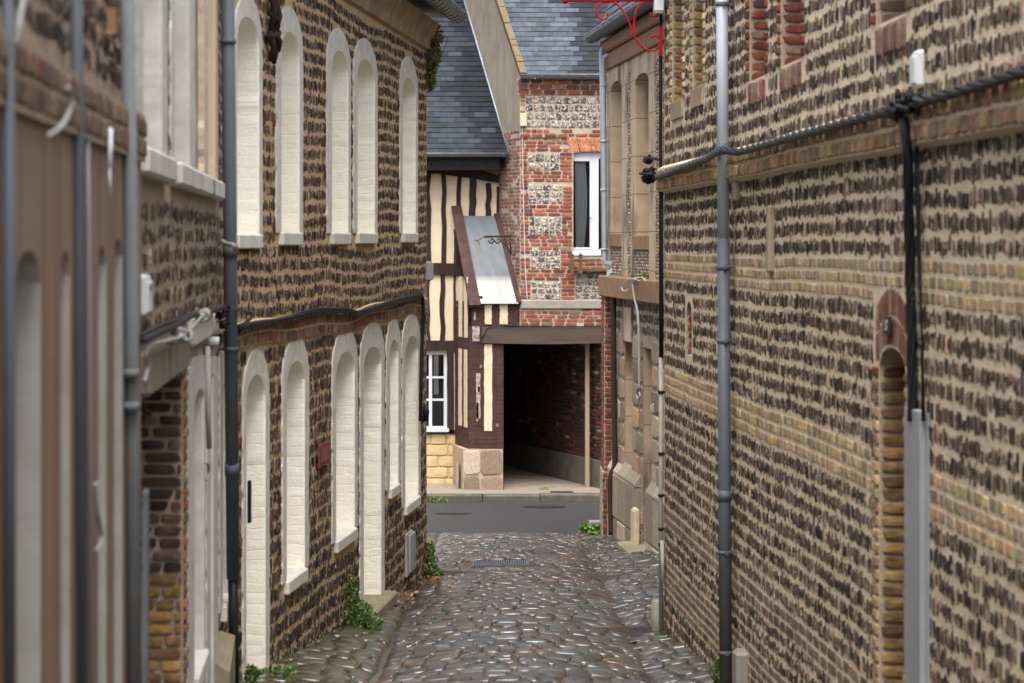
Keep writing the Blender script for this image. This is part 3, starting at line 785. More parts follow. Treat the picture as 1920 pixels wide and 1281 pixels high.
# ---------------------------------------------------------------- right flint house
R1 = Wall(1.1616, 17.9, 2.236, 1.0, flip=-1)
H = thing('flint_house', 'long right flint house with buff brick bands and tall brick niches', 'house', R1.p(8, 0, 0), 'old houses along the alley')
def nspec(uL, uR, vTopC, vBotC, arch=.0):
    s0, s1 = R1.s(uL), R1.s(uR); yc = R1.y((s0 + s1) / 2)
    return dict(s0=s0, s1=s1, z0=PZ(vBotC, yc), zs=PZ(vTopC, yc) - arch, rise=max(arch, 1e-3))
# photo left edge = far jamb; the near jamb is hidden, so widths are taken on the wall face
nich = [('o', nspec(1261, 1281, -150, 188)), ('o', nspec(1299, 1319, -150, 163)), ('r', nspec(1406, 1435, -150, 147)), ('r', nspec(1465, 1503, -150, 117)),
        ('r', nspec(1644, 1700, -190, 36)), ('d', nspec(1649, 1698, 652, 1500, .09))]
slit = nspec(1287, 1297, 566, 668, .1)
ops = [dict(s0=o['s0'], s1=o['s1'], z0=o['z0'], zt=arch_top(o['s0'], o['s1'], o['zs'], o['rise'])) for _, o in nich] + [dict(s0=slit['s0'], s1=slit['s1'], z0=slit['z0'], zt=arch_top(slit['s0'], slit['s1'], slit['zs'], slit['rise']))]
mb = MB(); ZT = EYE + 2.15
facade(mb, R1, 0, R1.L, -2.0, ZT, ops)
house_shell(mb, R1, 0, R1.L, -2.0, ZT, 6)
zR = lambda rel: EYE + rel
# bands
bands = [(zR(.41), zR(.575), 'str'), (zR(-.255), zR(-.06), 'och'), (zR(-1.12), zR(-.915), 'och'), (zR(-2.12), zR(-1.98), 'brn'), (zR(-2.66), zR(-2.36), 'brn')]
frames = []
for k, o in nich:
    frames.append(lambda z, o=o, k=k: (o['s0'] - .12, o['s1'] + .10) if o['z0'] - (.14 if k != 'd' else 0) < z < o['zs'] + o['rise'] + (.27 if k == 'd' else 0) else None)
frames.append(lambda z: (slit['s0'] - .06, slit['s1'] + .06) if slit['z0'] - .05 < z < slit['zs'] + .15 else None)
wv = wave(.007, 1.7); RFn = wallfn(R1, wv); RFs = wallfn(R1)
S1 = 14.5
edges = [zR(-3.5)] + [e for b in sorted(bands) for e in b[:2]] + [ZT - .1]
for i in range(0, len(edges), 2):
    a, b = edges[i], edges[i + 1]
    low = b < zR(-1.9)
    R = courses(.05, S1, a, b, .097 if not low else .095, .036, .0085, frames, .7, .024 if not low else .018)
    flint(mb, RFn, R, FL, .014)
for a, b, k in bands:
    if k == 'str':
        ss = np.linspace(0, S1, 80); pr = [(0, a - .02), (.05, a), (.055, b), (0, b + .03)]; n = len(ss)
        V = np.concatenate([R1.P(ss, d, z + .6 * wv(ss)) for d, z in pr])
        mb.add(V, [(j * n + i, j * n + i + 1, (j + 1) * n + i + 1, (j + 1) * n + i) for j in range(3) for i in range(n - 1)], 0)
        R = courses(0, S1, a, b, .082, .115, .012, (), .3, .014)
        stones(mb, lambda x, z, d: R1.P(x, d + .05, z + .6 * wv(x)), R, pal(len(R), [(.30, .21, .13), (.25, .18, .12), (.36, .25, .13), (.27, .16, .11)], [3, 3, 2, 2]), .012, BRR, 8, .09, 6, 2)
    else:
        R = courses(0.02, S1, a, b, .066, .115 if k == 'och' else .20, .014, frames, .3, .018)
        stones(mb, RFn, R, pal(len(R), *(OCH if k == 'och' else BRN)), .004, BRR, 8, .10, 5, 2)
# niche frames, reveals and backs
for k, o in nich + [('s', slit)]:
    rec = .34 if k == 'd' else (.22 if k in 'or' else .16)
    top = o['zs'] + o['rise']; s0, s1 = o['s0'], o['s1']
    W1 = Wall(*R1.P(s0, 0, 0)[:2], *R1.P(s0, -rec, 0)[:2]); W1.n = R1.t
    zz0 = max(o['z0'], -1.9)
    n = 12; xs = np.linspace(s0, s1, n + 1); zt = [arch_top(s0, s1, o['zs'], o['rise'])(x) for x in xs]
    for x in (s0, s1): mb.quad(R1.p(x, 0, zz0), R1.p(x, -rec, zz0), R1.p(x, -rec, o['zs'] + .0), R1.p(x, 0, o['zs']), 3)
    for i in range(n): mb.quad(R1.p(xs[i], 0, zt[i]), R1.p(xs[i + 1], 0, zt[i + 1]), R1.p(xs[i + 1], -rec, zt[i + 1]), R1.p(xs[i], -rec, zt[i]), 3)
    mb.quad(R1.p(s0, -rec, zz0), R1.p(s1, -rec, zz0), R1.p(s1, -rec, top), R1.p(s0, -rec, top), 3)
    mb.quad(R1.p(s0, 0, o['z0']), R1.p(s1, 0, o['z0']), R1.p(s1, -rec, o['z0'] + .05), R1.p(s0, -rec, o['z0'] + .05), 3)
    R = courses(.004, rec, zz0, o['zs'], .060, .2, .010, (), .1, .014)
    if len(R):
        zsplit = zR(-.62) if k == 'd' else (99 if k == 'o' else -99)
        c = np.where((R[:, 2] < zsplit)[:, None], pal(len(R), [(.23, .145, .06), (.18, .115, .055), (.26, .175, .08), (.15, .10, .06)], [3, 3, 1, 1]), pal(len(R), [(.19, .060, .040), (.14, .052, .038), (.22, .08, .05), (.12, .075, .06), (.20, .14, .09)], [3, 2, 1.5, 1.5, 1.5]))  # reveal bricks coloured darker, painting in the recess shadow
        stones(mb, lambda a, b, d: W1.P(a, d, b), R, c, .012, BRR, 8, .09, 5, 2)
    W2 = Wall(*R1.P(s0, -rec, 0)[:2], *R1.P(s1, -rec, 0)[:2]); W2.n = R1.n
    R = courses(0, s1 - s0, zz0, o['zs'], .060, .2, .010, (), .3, .014, True)
    if len(R): stones(mb, lambda a, b, d: W2.P(a, d, b), R, pal(len(R), *(OCH if k == 'o' else DKB)), .010, BRR, 8, .09, 5, 2)
    if k == 's': continue
    # brick quoins beside the opening
    for a, b in ((s0 - .11, s0 - .004), (s1 + .004, s1 + .095)):
        R = courses(a, b, zz0, o['zs'], .060, .3, .010, (), 0, .014)
        if k == 'd':
            c = np.where((R[:, 2] < zR(-.62))[:, None], pal(len(R), [(.34, .23, .13), (.30, .19, .12), (.36, .26, .14)], [1, 1, 1]), pal(len(R), *RED))
        elif k == 'o': c = pal(len(R), *OCH)
        else: c = pal(len(R), *RED) * .8
        stones(mb, RFs, R, c, .012, BRR, 8, .10, 5, 2)
    if k == 'r':   # soldier sill of thin bricks
        R = courses(s0 - .0, s1 + .0, o['z0'] - .15, o['z0'] - .01, .14, .055, .010, (), .15, .01)
        stones(mb, RFs, R, pal(len(R), [(.22, .14, .11), (.20, .10, .08), (.25, .17, .13)], [2, 1, 2]), .012, BRR, 8, .08, 6, 2)
o = nich[5][1]; R = []
for i in range(15):     # flat red brick arch above the doorway
    a = o['s0'] - .06 + i * (o['s1'] - o['s0'] + .12) / 15; m = a + .02
    zb_ = arch_top(o['s0'], o['s1'], o['zs'], o['rise'])(min(max(m, o['s0'] + .001), o['s1'] - .001)) + .008
    zt_ = o['zs'] + .24 + .11 * math.cos((i - 7) / 7 * 1.25)
    R += [(a + .004, a + .033, zb_, (zb_ + zt_) / 2 - .001), (a + .004, a + .033, (zb_ + zt_) / 2 + .001, zt_)]
stones(mb, RFs, np.array(R), pal(len(R), [(.19, .095, .07), (.16, .085, .065), (.22, .13, .095)], [3, 2, 2]), .004, BRR, 8, .07, 6, 2)
mb.build('wall', [CREAM, FLINT, WBRICK, GREYM], H)
for o in (nich[0][1], nich[1][1]):
    m2 = MB(); m2.wbox(R1, o['s0'] - .01, o['s1'] + .01, -.1, .015, o['z0'] - .14, o['z0'] - .002, bev=.006); m2.build('sill', STONE, H)
mb = MB(); mb.wbox(R1, -.1, R1.L, -6, .08, ZT + .002, ZT + .12); mb.build('eaves', STONE, H)
# narrow pale vent pipes / rendered strips in the wall
for (u, v0, v1, lab) in ((1385, 338, 378, 'short grey vent stub below the brick string course'), (1450, 385, 512, 'long grey cement-filled pipe chase down the flint courses')):
    s, z1 = R1.sz(u, v0); z0 = PZ(v1, R1.y(s)); mb = MB()
    mb.wbox(R1, s - .05, s + .05, -.02, .035, z0, z1, bev=.012)
    tag(mb.build('pipe_chase', GREYM), lab, 'pipe stub')
# number plate over the doorway
mb = MB(); s0, z1 = R1.sz(1667, 592); s1, _ = R1.sz(1678, 592); z0 = PZ(628, R1.y(s0))
pt = thing('house_number', 'small dark number plate on the red brick arch of the narrow doorway', 'number plate', R1.p((s0 + s1) / 2, .02, z0))
mb.wbox(R1, s0, s1, .013, .024, z0, z1, bev=.004); mb.build('plate', CAST, pt)
mb = MB(); sc = (s0 + s1) / 2; zc = (z0 + z1) / 2
for dz in (-.011, .011):
    th = np.linspace(0, 2 * PI, 13); mb.tube([R1.p(sc + .016 * math.cos(t), .0255, zc + dz + .011 * math.sin(t)) for t in th], .004, 5, caps=False)
mb.build('numeral', CABLEG, pt)

pipe('downpipe', 'tall grey-blue downpipe on the right flint wall, cable crossing it', R1, [(1353, -160), (1361, 1330)], .037, .075, PIPEL, (8, 502, 640, 1036, 1224), collars=(280, 930), mat2=PIPED, v2=452)
# main twisted cable on the right wall
mb = MB()
cp = [(1228, 333), (1250, 325), (1290, 310), (1325, 297), (1341, 287), (1353, 281), (1366, 283), (1385, 285), (1400, 281), (1480, 258), (1560, 237), (1640, 214), (1680, 203), (1740, 186), (1800, 170), (1860, 152), (1925, 132), (2020, 105)]
dd = [.05, .07, .08, .09, .11, .13, .12, .10, .09] + [.085] * 9
twisted(mb, wpts(R1, cp, [x + .005 for x in dd]), .0135, 3, 1.9, 8)
tag(mb.build('wall_cable', BLACK), 'thick black twisted cable slung along the right flint wall', 'cable')
def knot(mb, c, r, n, thick=.012):
    c = np.array(c)
    mb.tube([c - [0, r * 1.2, 0], c, c + [0, r * 1.2, 0]], [thick, r * .6, thick], 8)
    for i in range(n):
        a = rng.normal(size=3); b = rng.normal(size=3); a /= np.linalg.norm(a); b = b - a * a.dot(b); b /= np.linalg.norm(b)
        th = np.linspace(0, rng.uniform(3, 6), 12) + rng.uniform(0, 6); rr = r * rng.uniform(.5, 1)
        mb.tube(c + rng.normal(size=3) * r * .25 + rr * (np.cos(th)[:, None] * a + .7 * np.sin(th)[:, None] * b), thick * rng.uniform(.6, 1.3), 6)
mb = MB(); s, z = R1.sz(1692, 203); knot(mb, R1.off(.08).p(R1.off(.08).s(1692), 0, z), .05, 9, .009); s, z = R1.off(.08).sz(1715, 190); knot(mb, R1.off(.08).p(s, 0, z), .05, 9, .009)
mb.tube(wpts(R1, [(1668, 216), (1690, 206), (1722, 190)], .08), .010, 7); s, z = R1.off(.08).sz(1675, 215); knot(mb, R1.off(.08).p(s, 0, z), .035, 6, .008)
tag(mb.build('cable_joint', BLACK), 'tangle of black taped cable joints under the white box', 'cable joint', 'cable joints on the walls')
mb = MB(); s, z = R1.sz(1240, 328); knot(mb, R1.p(s, .08, z), .07, 10, .012); knot(mb, R1.p(s - .06, .09, z - .02), .05, 8, .01)
tag(mb.build('cable_joint', BLACK), 'black cable clamp and tails at the far corner of the right house', 'cable joint', 'cable joints on the walls')
mb = MB(); twisted(mb, wpts(R1, [(1694, 225), (1702, 270), (1704, 400), (1706, 520), (1709, 640), (1711, 790)], [.085, .08, .05, .035, .03, .03]), .0115, 4, 1.0)
twisted(mb, wpts(R1, [(1697, 225), (1704, 300), (1706, 400), (1710, 520), (1712, 790)], [.08, .075, .045, .025, .02]), .009, 2, .9)
mb.tube(wpts(R1, [(1716, 200), (1717, 330), (1722, 480), (1729, 640), (1730, 790)], .03), .006, 6); mb.tube(wpts(R1, [(1719, 200), (1724, 400), (1727, 560), (1733, 790)], .03), .005, 6)
tag(mb.build('riser_cable', BLACK), 'thick black bundle of cables running down into grey trunking', 'cable')
s0, s1 = R1.s(1711), R1.s(1741); zt = PZ(763, R1.y(s0))
t = thing('cable_trunking', 'tall grey metal trunking covering the lower cables on the right wall', 'trunking', R1.p((s0 + s1) / 2, 0, -1.2))
mb = MB(); mb.wbox(R1, s0, s1, .003, .036, -1.2, zt, bev=.005); mb.build('cover', GALV, t)
mb = MB(); mb.wbox(R1, s1 + .001, s1 + .03, .003, .012, -1.2, zt - .004, bev=.003); mb.build('flange', GALV, t)
smallbox('junction_box', 'white plastic junction box above the cable tangle on the right wall', 'junction box', R1, 1703, 1734, 95, 165, .04, WPLAST, 'junction boxes on the walls')
# conduit at the far corner of this house
mb = MB(); mb.tube([R1.p(.02, .03, PZ(v, 17.9)) for v in (22, 200, 420, 672)], .013, 8); mb.tube([R1.p(.06, .022, PZ(v, 17.9)) for v in (330, 500, 672)], .008, 6)
t = thing('corner_conduit', 'black cable in a thin grey conduit down the right house corner', 'conduit', R1.p(.03, .03, PZ(1185, 17.9)))
mb.build('cable', BLACK, t)
mb = MB(); mb.tube([R1.p(.03, .03, PZ(v, 17.9)) for v in (670, 900, 1180)], .016, 10); mb.build('conduit', CABLEG, t)
for v in (735, 850, 928, 991, 1020):
    mb = MB(); mb.tube([R1.p(.03, .03, PZ(v, 17.9) - .012), R1.p(.03, .03, PZ(v, 17.9) + .012)], .022, 10); mb.wbox(R1, .01, .05, 0, .03, PZ(v, 17.9) - .008, PZ(v, 17.9) + .008); mb.build('clip', BLACK, t)
mb = MB(); mb.tube([R1.p(.10, .03, PZ(1010, 17.9)), R1.p(.16, .03, PZ(1088, 17.8))], .015, 8); mb.build('spare_conduit', CABLEG, t)
mb = MB(); s, z = R1.sz(1383, 1215); s = R1.off(.07).s(1376); mb.wbox(R1, s - .08, s + .10, .0, .07, -1.1, z + .04, bev=.02); mb.wbox(R1, s + .0, s + .20, .0, .055, -1.1, z - .22, bev=.015)
tag(mb.build('guard_stone', CONC), 'upright pale stone guard post at the right wall foot beside the downpipe', 'guard stone')
mb = MB(); mb.tube([R1.p(-.02, .05, PZ(1200, 17.9) - .1), R1.p(-.02, .05, PZ(1130, 17.9)), R1.p(-.02, .045, PZ(1125, 17.9))], [.055, .05, .03], 10)
tag(mb.build('bollard', CONC), 'short weathered stone post at the foot of the right house corner', 'guard stone')

# ---------------------------------------------------------------- red iron sign bracket
t = thing('sign_bracket', 'red wrought iron sign bracket with scrolls high on the right corner', 'sign bracket', (1.16, 17.86, PZ(105, 17.86)))
yb = 17.80
P_ = lambda u, v: (PX(u, yb), yb, PZ(v, yb))
mb = MB(); mb.box(PX(1235, yb), PX(1242, yb), yb - .02, yb + .03, PZ(105, yb), PZ(50, yb)); mb.build('plate', REDM, t)
mb = MB(); mb.tube([P_(1062, 1), P_(1232, 0)], .013, 10); s = MB(); mb.build('bar', REDM, t)
mb = MB(); th = np.linspace(0, PI, 9); mb.tube([(PX(1060, yb) , yb, PZ(1, yb) + .026 * -math.cos(a)) for a in th], np.maximum(.026 * np.sin(th), .002), 12); mb.build('finial', REDM, t)
def spl(pts, n=8):
    pts = np.array(pts, float); P = np.vstack([2 * pts[0] - pts[1], pts, 2 * pts[-1] - pts[-2]]); out = []
    for i in range(1, len(P) - 2):
        for q in np.linspace(0, 1, n, endpoint=False):
            out.append(.5 * ((2 * P[i]) + (-P[i - 1] + P[i + 1]) * q + (2 * P[i - 1] - 5 * P[i] + 4 * P[i + 1] - P[i + 2]) * q * q + (-P[i - 1] + 3 * P[i] - 3 * P[i + 1] + P[i + 2]) * q ** 3))
    return np.array(out + [pts[-1]])
for pts, r in (([(1138, 24), (1139, 33), (1131, 36), (1122, 32), (1118, 20), (1122, 9), (1132, 4), (1146, 4), (1158, 9), (1168, 20), (1176, 35), (1184, 53), (1191, 70), (1198, 82), (1210, 92), (1224, 95), (1234, 89), (1238, 78), (1233, 68), (1225, 67), (1219, 71)], .0075),
               ([(1226, 2), (1212, 3), (1200, 10), (1192, 24), (1189, 40), (1189, 56), (1191, 70)], .0075), ([(1219, 24), (1222, 29), (1228, 31), (1235, 27), (1238, 22)], .0075)):
    mb = MB(); mb.tube([P_(u, v) for u, v in spl(pts)], r, 8); mb.build('scroll', REDM, t)
mb = MB(); mb.box(PX(1226, yb), PX(1243, yb), 17.70, 17.88, PZ(22, yb), PZ(-30, yb)); mb.box(PX(1227, yb), PX(1242, yb), 17.71, 17.87, PZ(26, yb), PZ(22, yb) - .001)
tag(mb.build('lamp_box', WPLAST), 'pale grey box mounted over the red iron bracket', 'electrical box')
# ---------------------------------------------------------------- left near houses
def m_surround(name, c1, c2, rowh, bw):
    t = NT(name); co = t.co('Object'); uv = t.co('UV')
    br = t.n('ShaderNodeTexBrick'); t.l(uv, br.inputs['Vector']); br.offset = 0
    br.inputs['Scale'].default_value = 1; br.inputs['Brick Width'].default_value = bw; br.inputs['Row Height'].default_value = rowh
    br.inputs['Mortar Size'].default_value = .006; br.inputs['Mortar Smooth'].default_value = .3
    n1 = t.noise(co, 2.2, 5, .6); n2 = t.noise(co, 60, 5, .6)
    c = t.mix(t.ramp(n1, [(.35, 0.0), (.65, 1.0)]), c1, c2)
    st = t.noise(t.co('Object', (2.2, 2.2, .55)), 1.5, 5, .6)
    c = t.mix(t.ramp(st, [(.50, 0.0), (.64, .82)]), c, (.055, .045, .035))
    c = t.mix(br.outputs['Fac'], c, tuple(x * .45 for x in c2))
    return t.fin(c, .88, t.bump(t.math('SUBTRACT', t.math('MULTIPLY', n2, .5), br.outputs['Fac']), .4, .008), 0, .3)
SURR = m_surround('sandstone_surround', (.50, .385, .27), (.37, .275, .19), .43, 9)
L1 = Wall(-.514, -3.0, -1.680, 14.15, flip=-1)
H = thing('flint_house', 'nearer left house of flint with grey-white window panels above', 'house', L1.p(14, 0, -.5), 'old houses along the alley')
S0 = L1.s(247); SE1 = L1.L
def n1(uL, uR, oL, oR, v_out, v_open, v_bot, uc=None, rise=.02, orise=.02):
    return niche_spec(L1, uL, uR, oL, oR, v_out, v_open, v_bot, uc, orise, rise)
upn = [n1(250, 309, 263, 297, -420, -380, 290), n1(317, 359, 322, 350, -400, -360, 308), n1(355, 386, 359, 380, -380, -340, 330), n1(379, 405, 385, 399, -380, -340, 352)]
lon = [('blind_window', n1(347, 381, 360, 378, 668, 735, 1258, None, .05, .06)), ('white_pilaster', n1(384, 405, 391, 396, 672, 700, 1500, None, .02, .02)), ('blind_window', n1(409, 425, 414, 422, 655, 715, 1128, None, .03, .04))]
door = dict(s0=L1.s(262), s1=L1.s(344), z0=-3, zs=EYE - .56, rise=.07)
ops = [dict(s0=o['s0'] + .02, s1=o['s1'] - .02, z0=o['z0'], zt=arch_top(o['s0'] + .02, o['s1'] - .02, o['zs'], o['rise'])) for o in upn + [x for _, x in lon]]
ops.append(dict(s0=door['s0'], s1=door['s1'], z0=-3, zt=arch_top(door['s0'], door['s1'], door['zs'], door['rise'])))
mb = MB(); ZT = EYE + 2.0
facade(mb, L1, S0, SE1, -3, ZT, ops)
house_shell(mb, L1, S0, SE1, -3, ZT, 5)
ex = [(lambda z, o=o: (o['s0'] - .01, o['s1'] + .01) if o['z0'] - .11 < z < o['zs'] + o['rise'] else None) for o in upn + [x for _, x in lon]]
ex.append(lambda z: (door['s0'] - .12, door['s1'] + .10) if z < door['zs'] + .2 else None)
fn = wallfn(L1, wave(.012, 3))
for a, b in ((EYE - .33, EYE + .16), (EYE + .20, ZT - .1), (-2.4, EYE - .47)):
    R = courses(S0 + .02, SE1 - .02, a, b, .078, .07, .011, ex, .5, .022)
    R = R[rng.random(len(R)) < .93]
    flint(mb, fn, R, FL if a > 1 else FL2, .011)
# doorway reveal of brick
rec = .55
W1 = Wall(*L1.P(door['s1'], 0, 0)[:2], *L1.P(door['s1'], -rec, 0)[:2]); W1.n = -L1.t
for x in (door['s0'], door['s1']): mb.quad(L1.p(x, 0, -3), L1.p(x, -rec, -3), L1.p(x, -rec, door['zs']), L1.p(x, 0, door['zs']), 3)
xs = np.linspace(door['s0'], door['s1'], 13); zt = [arch_top(door['s0'], door['s1'], door['zs'], door['rise'])(x) for x in xs]
for i in range(12): mb.quad(L1.p(xs[i], 0, zt[i]), L1.p(xs[i + 1], 0, zt[i + 1]), L1.p(xs[i + 1], -rec, zt[i + 1]), L1.p(xs[i], -rec, zt[i]), 3)
mb.quad(L1.p(door['s0'], -rec, -3), L1.p(door['s1'], -rec, -3), L1.p(door['s1'], -rec, EYE), L1.p(door['s0'], -rec, EYE), 3)
R = courses(.005, rec, -2.0, door['zs'], .052, .17, .009, (), .2, .012, True)
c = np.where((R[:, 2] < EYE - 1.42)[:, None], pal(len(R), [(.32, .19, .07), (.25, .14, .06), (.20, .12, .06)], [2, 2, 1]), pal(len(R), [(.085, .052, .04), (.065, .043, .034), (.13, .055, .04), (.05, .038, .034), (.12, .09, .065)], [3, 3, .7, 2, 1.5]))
stones(mb, lambda a, b, d: W1.P(a, d, b), R, c, .012, BRR, 8, .08, 5, 2)
R = courses(door['s1'] + .005, door['s1'] + .10, -2.0, door['zs'] + .1, .052, .3, .009, (), 0, .012)
stones(mb, wallfn(L1), R, pal(len(R), [(.22, .10, .06), (.30, .12, .06), (.22, .16, .10)], [2, 1, 2]), .012, BRR, 8, .10, 5, 2)
mb.build('wall', [GREYM, FLINT, WBRICK, GREYM], H)
for i, o in enumerate(upn):
    ob = white_niche(L1, o, H, .10, [GREYWASH if i < 3 else PLASTER, SILLM], 'blind_window', False, 200 + i, .006)
    m2 = MB(); m2.wbox(L1, o['s0'] + .04, o['s1'] - .03, -.05, .05, EYE + .235, EYE + .235 + .095, bev=.012); m2.build('sill', GREYWASH, ob)
for i, (nm, o) in enumerate(lon): white_niche(L1, o, H, .09 if i != 1 else .02, [GREYWASH, SILLM], nm, i != 1, 220 + i, .006)
mb = MB()
for (u0, u1, v0, v1, d) in ((352, 383, 588, 640, .04), (399, 427, 580, 618, .04)):
    s0, s1 = L1.s(u0), L1.s(u1); y = L1.y((s0 + s1) / 2); mb = MB()
    mb.wbox(L1, s0, s1, -.02, d, PZ(v1, y), PZ(v0, y), bev=.012); mb.build('corbel', SILLM, H)
for (a, b, ua, ub) in ((262, 292, 660, 730), (293, 340, 648, 705)):
    s0, s1 = L1.s(a), L1.s(b); mb = MB(); mb.wbox(L1, s0 + .01, s1, -.10, .04, EYE - .515, EYE - .36, bev=.015); mb.build('lintel_stone', RENDER, H)
mb = MB(); mb.wbox(L1, S0, SE1, -5, .08, ZT + .002, ZT + .12); mb.build('eaves', STONE, H)
mb = MB(); s0, s1 = L1.s(398), L1.off(.09).s(441)
A = [(s0, .0, -1.5), (s1, .0, -1.5), (s1, .09, -1.5), (s0, .09, -1.5)]; y0, y1 = L1.y(s0), L1.y(s1); za, zb_ = PZ(1262, y0), PZ(1192, y1)
B = [(s0, 0, za + .06), (s1, 0, zb_ + .03), (s1, .09, zb_), (s0, .09, za)]
mb.hexa([L1.p(*p) for p in A + B]); tag(mb.build('stone_ramp', MOSSCONC), 'low pale stone ramp wall with mossy top at the left downpipe foot', 'stone step')
# rubber cables on this house
mb = MB(); twisted(mb, wpts(L1, [(268, 640), (300, 624), (340, 606), (360, 592), (385, 588), (410, 580), (436, 576)], .06), .0065, 3, 4); twisted(mb, wpts(L1, [(268, 630), (300, 612), (345, 598), (390, 582), (430, 574)], .045), .006, 2, 3)
mb.tube(spl(wpts(L1, [(428, 576), (442, 579)], .10) + wpts(L2, [(462, 584), (473, 592), (462, 604), (446, 612)], .12)), .010, 7)
s, z = L1.sz(392, 592); knot(mb, L1.p(s, .06, z), .03, 8, .006); s, z = L1.sz(398, 610); knot(mb, L1.p(s, .06, z), .025, 7, .006)
tag(mb.build('wall_cable', BLACK), 'black cables tangled over the white corbels of the nearer left house', 'cable')
mb = MB(); knot(mb, L1.p(L1.s(300), .08, EYE - .34), .035, 6, .008); knot(mb, L1.p(L1.s(345), .08, EYE - .30), .03, 6, .008); mb.tube(spl([L1.p(L1.s(345), .08, EYE - .30), L1.p(L1.s(300), .08, EYE - .34)] + wpts(L1, [(278, 650), (276, 690), (271, 715)], .06)), .007, 6)
tag(mb.build('cable_ends', CABLEG), 'bunch of grey cable ends above the brick doorway', 'cable')
mb = MB(); z = EYE - .62; knot(mb, L1.p(L1.s(278), -.02, PZ(770, 8.4)), .035, 8, .007); tag(mb.build('cable_coil', BLACK), 'dark cable coil hanging in the brick doorway', 'cable coil')
smallbox('junction_box', 'white box with a blue mark beside the near left downpipe', 'junction box', L1, 262, 288, 514, 594, .03, WPLAST, 'junction boxes on the walls')
jb = bpy.data.objects[[o.name for o in COL.objects if o.get('label', '').startswith('white box with a blue')][0]]
mb = MB(); s_ = L1.off(.03).s(284); mb.wbox(L1, s_ - .06, s_ - .012, .0302, .032, PZ(546, L1.y(s_)), PZ(534, L1.y(s_))); mb.build('blue_mark', m_plain('blue_sticker', (.02, .05, .22), (.02, .04, .16), 6, (.4, .5), .02, 30), jb)
pipe('downpipe', 'blue-grey downpipe where the two left houses meet', L1, [(426, -120), (437, 1085)], .036, .065, PIPED, (78, 655), collars=(470, 880))
mb = MB(); mb.tube(wpts(L1, [(437, 1085), (439, 1300)], .065), .028, 12); tag(mb.build('drain_pipe', BLACK), 'black pipe stub below the blue-grey downpipe', 'downpipe')
mb = MB(); mb.tube(spl(wpts(L1, [(415, 452), (426, 458), (440, 461), (443, 470)], [.02, .10, .15, .12])), .013, 8); tag(mb.build('overflow_pipe', CABLEG), 'short bent grey overflow pipe across the blue-grey downpipe', 'pipe')
pipe('downpipe', 'pale grey downpipe left of the grey-white window panels', L1, [(238, -150), (248, 755), (251, 1400)], .0225, .05, LEADP, (700, 762), collars=())
mb = MB(); mb.tube(wpts(L1, [(389, 650), (390, 780), (392, 840)], .06), .012, 8); mb.tube(spl(wpts(L1, [(386, 868), (390, 872), (391, 890), (387, 900)], .05)), .008, 6)
tag(mb.build('wall_conduit', CABLEG), 'thin grey conduit between the white lower window frames', 'conduit')
mb = MB(); s, z = L1.off(.05).sz(403, 640); mb.tube([L1.p(s, .0, z), L1.p(s, .07, z)], .022, 12); tag(mb.build('wall_lamp', WPLAST), 'small round white fitting under the white corbel', 'light fitting')
mb = MB(); mb.wbox(L1, L1.s(266), L1.s(269) + .05, .0, .016, -1.5, PZ(928, 7.9), bev=.006); tag(mb.build('meter_cover', LEADP), 'narrow grey cover strip beside the near left downpipe', 'cover strip')

NICHE = m_plain('grey_niche', (.36, .35, .33), (.29, .275, .235), 5, (.8, .95), .3, 40)
# nearest house: pink rendered ground floor under a brick ledge
H = thing('rendered_house', 'nearest left house with pinkish rendered wall under a brick ledge', 'house', L1.p(8, 0, 0), 'old houses along the alley')
E0 = S0 - .005
arcs = [(28, 76, .07), (114, 131, .06), (184, 199, .05), (214, 229, .05)]
tops = [(470, 52), (470, 122), (462, 191), (448, 221)]
aps = []
for (a, b, r), (vt, uc) in zip(arcs, tops):
    s0, s1 = L1.off(.03).s(a), L1.off(.03).s(b); zt_ = PZ(vt, L1.y(L1.off(.03).s(uc))); aps.append(dict(s0=s0, s1=s1, z0=-1.2, zs=zt_ - r, rise=r, zt=arch_top(s0, s1, zt_ - r, r)))
mb = MB(); facade(mb, L1, 0, E0, -1.4, EYE + .30, aps, 0, .03)
for o in aps:
    xs = np.linspace(o['s0'], o['s1'], 13); zt = [o['zt'](x) for x in xs]; rc = .14
    for x in (o['s0'], o['s1']): mb.quad(L1.p(x, .03, -1.4), L1.p(x, -rc, -1.4), L1.p(x, -rc, o['zs']), L1.p(x, .03, o['zs']), 1)
    for i in range(12): mb.quad(L1.p(xs[i], .03, zt[i]), L1.p(xs[i + 1], .03, zt[i + 1]), L1.p(xs[i + 1], -rc, zt[i + 1]), L1.p(xs[i], -rc, zt[i]), 1)
    mb.quad(L1.p(o['s0'], -rc, -1.4), L1.p(o['s1'], -rc, -1.4), L1.p(o['s1'], -rc, EYE + .2), L1.p(o['s0'], -rc, EYE + .2), 2)
mb.build('render', [PINK, NICHE, NICHE], H)
mb = MB(); facade(mb, L1, 0, E0, EYE + .30, EYE + 2.0, [], 0, .0); house_shell(mb, L1, 0, E0, -1.4, EYE + 2.0, 5)
R = courses(L1.s(0) - 1.0, E0, EYE + .48, EYE + 1.95, .07, .05, .007, (), .5, .012); flint(mb, wallfn(L1), R, FL2, .012, 1)
mb.build('upper_wall', [GREYM, FLINT], H)
mb = MB(); mb.wbox(L1, 0, E0, -.02, .045, EYE + .27, EYE + .42, 0); 
R = courses(L1.s(0) - 1.5, E0, EYE + .28, EYE + .41, .065, .11, .012, (), .3, .010); stones(mb, lambda a, b, d: L1.P(a, d + .045, b), R, pal(len(R), [(.16, .11, .08), (.18, .12, .09), (.19, .085, .06), (.13, .10, .08)], [3, 3, .7, 2]), .006, BRR, 8, .1, 5, 1)
mb.build('ledge', [GREYM, WBRICK], H)
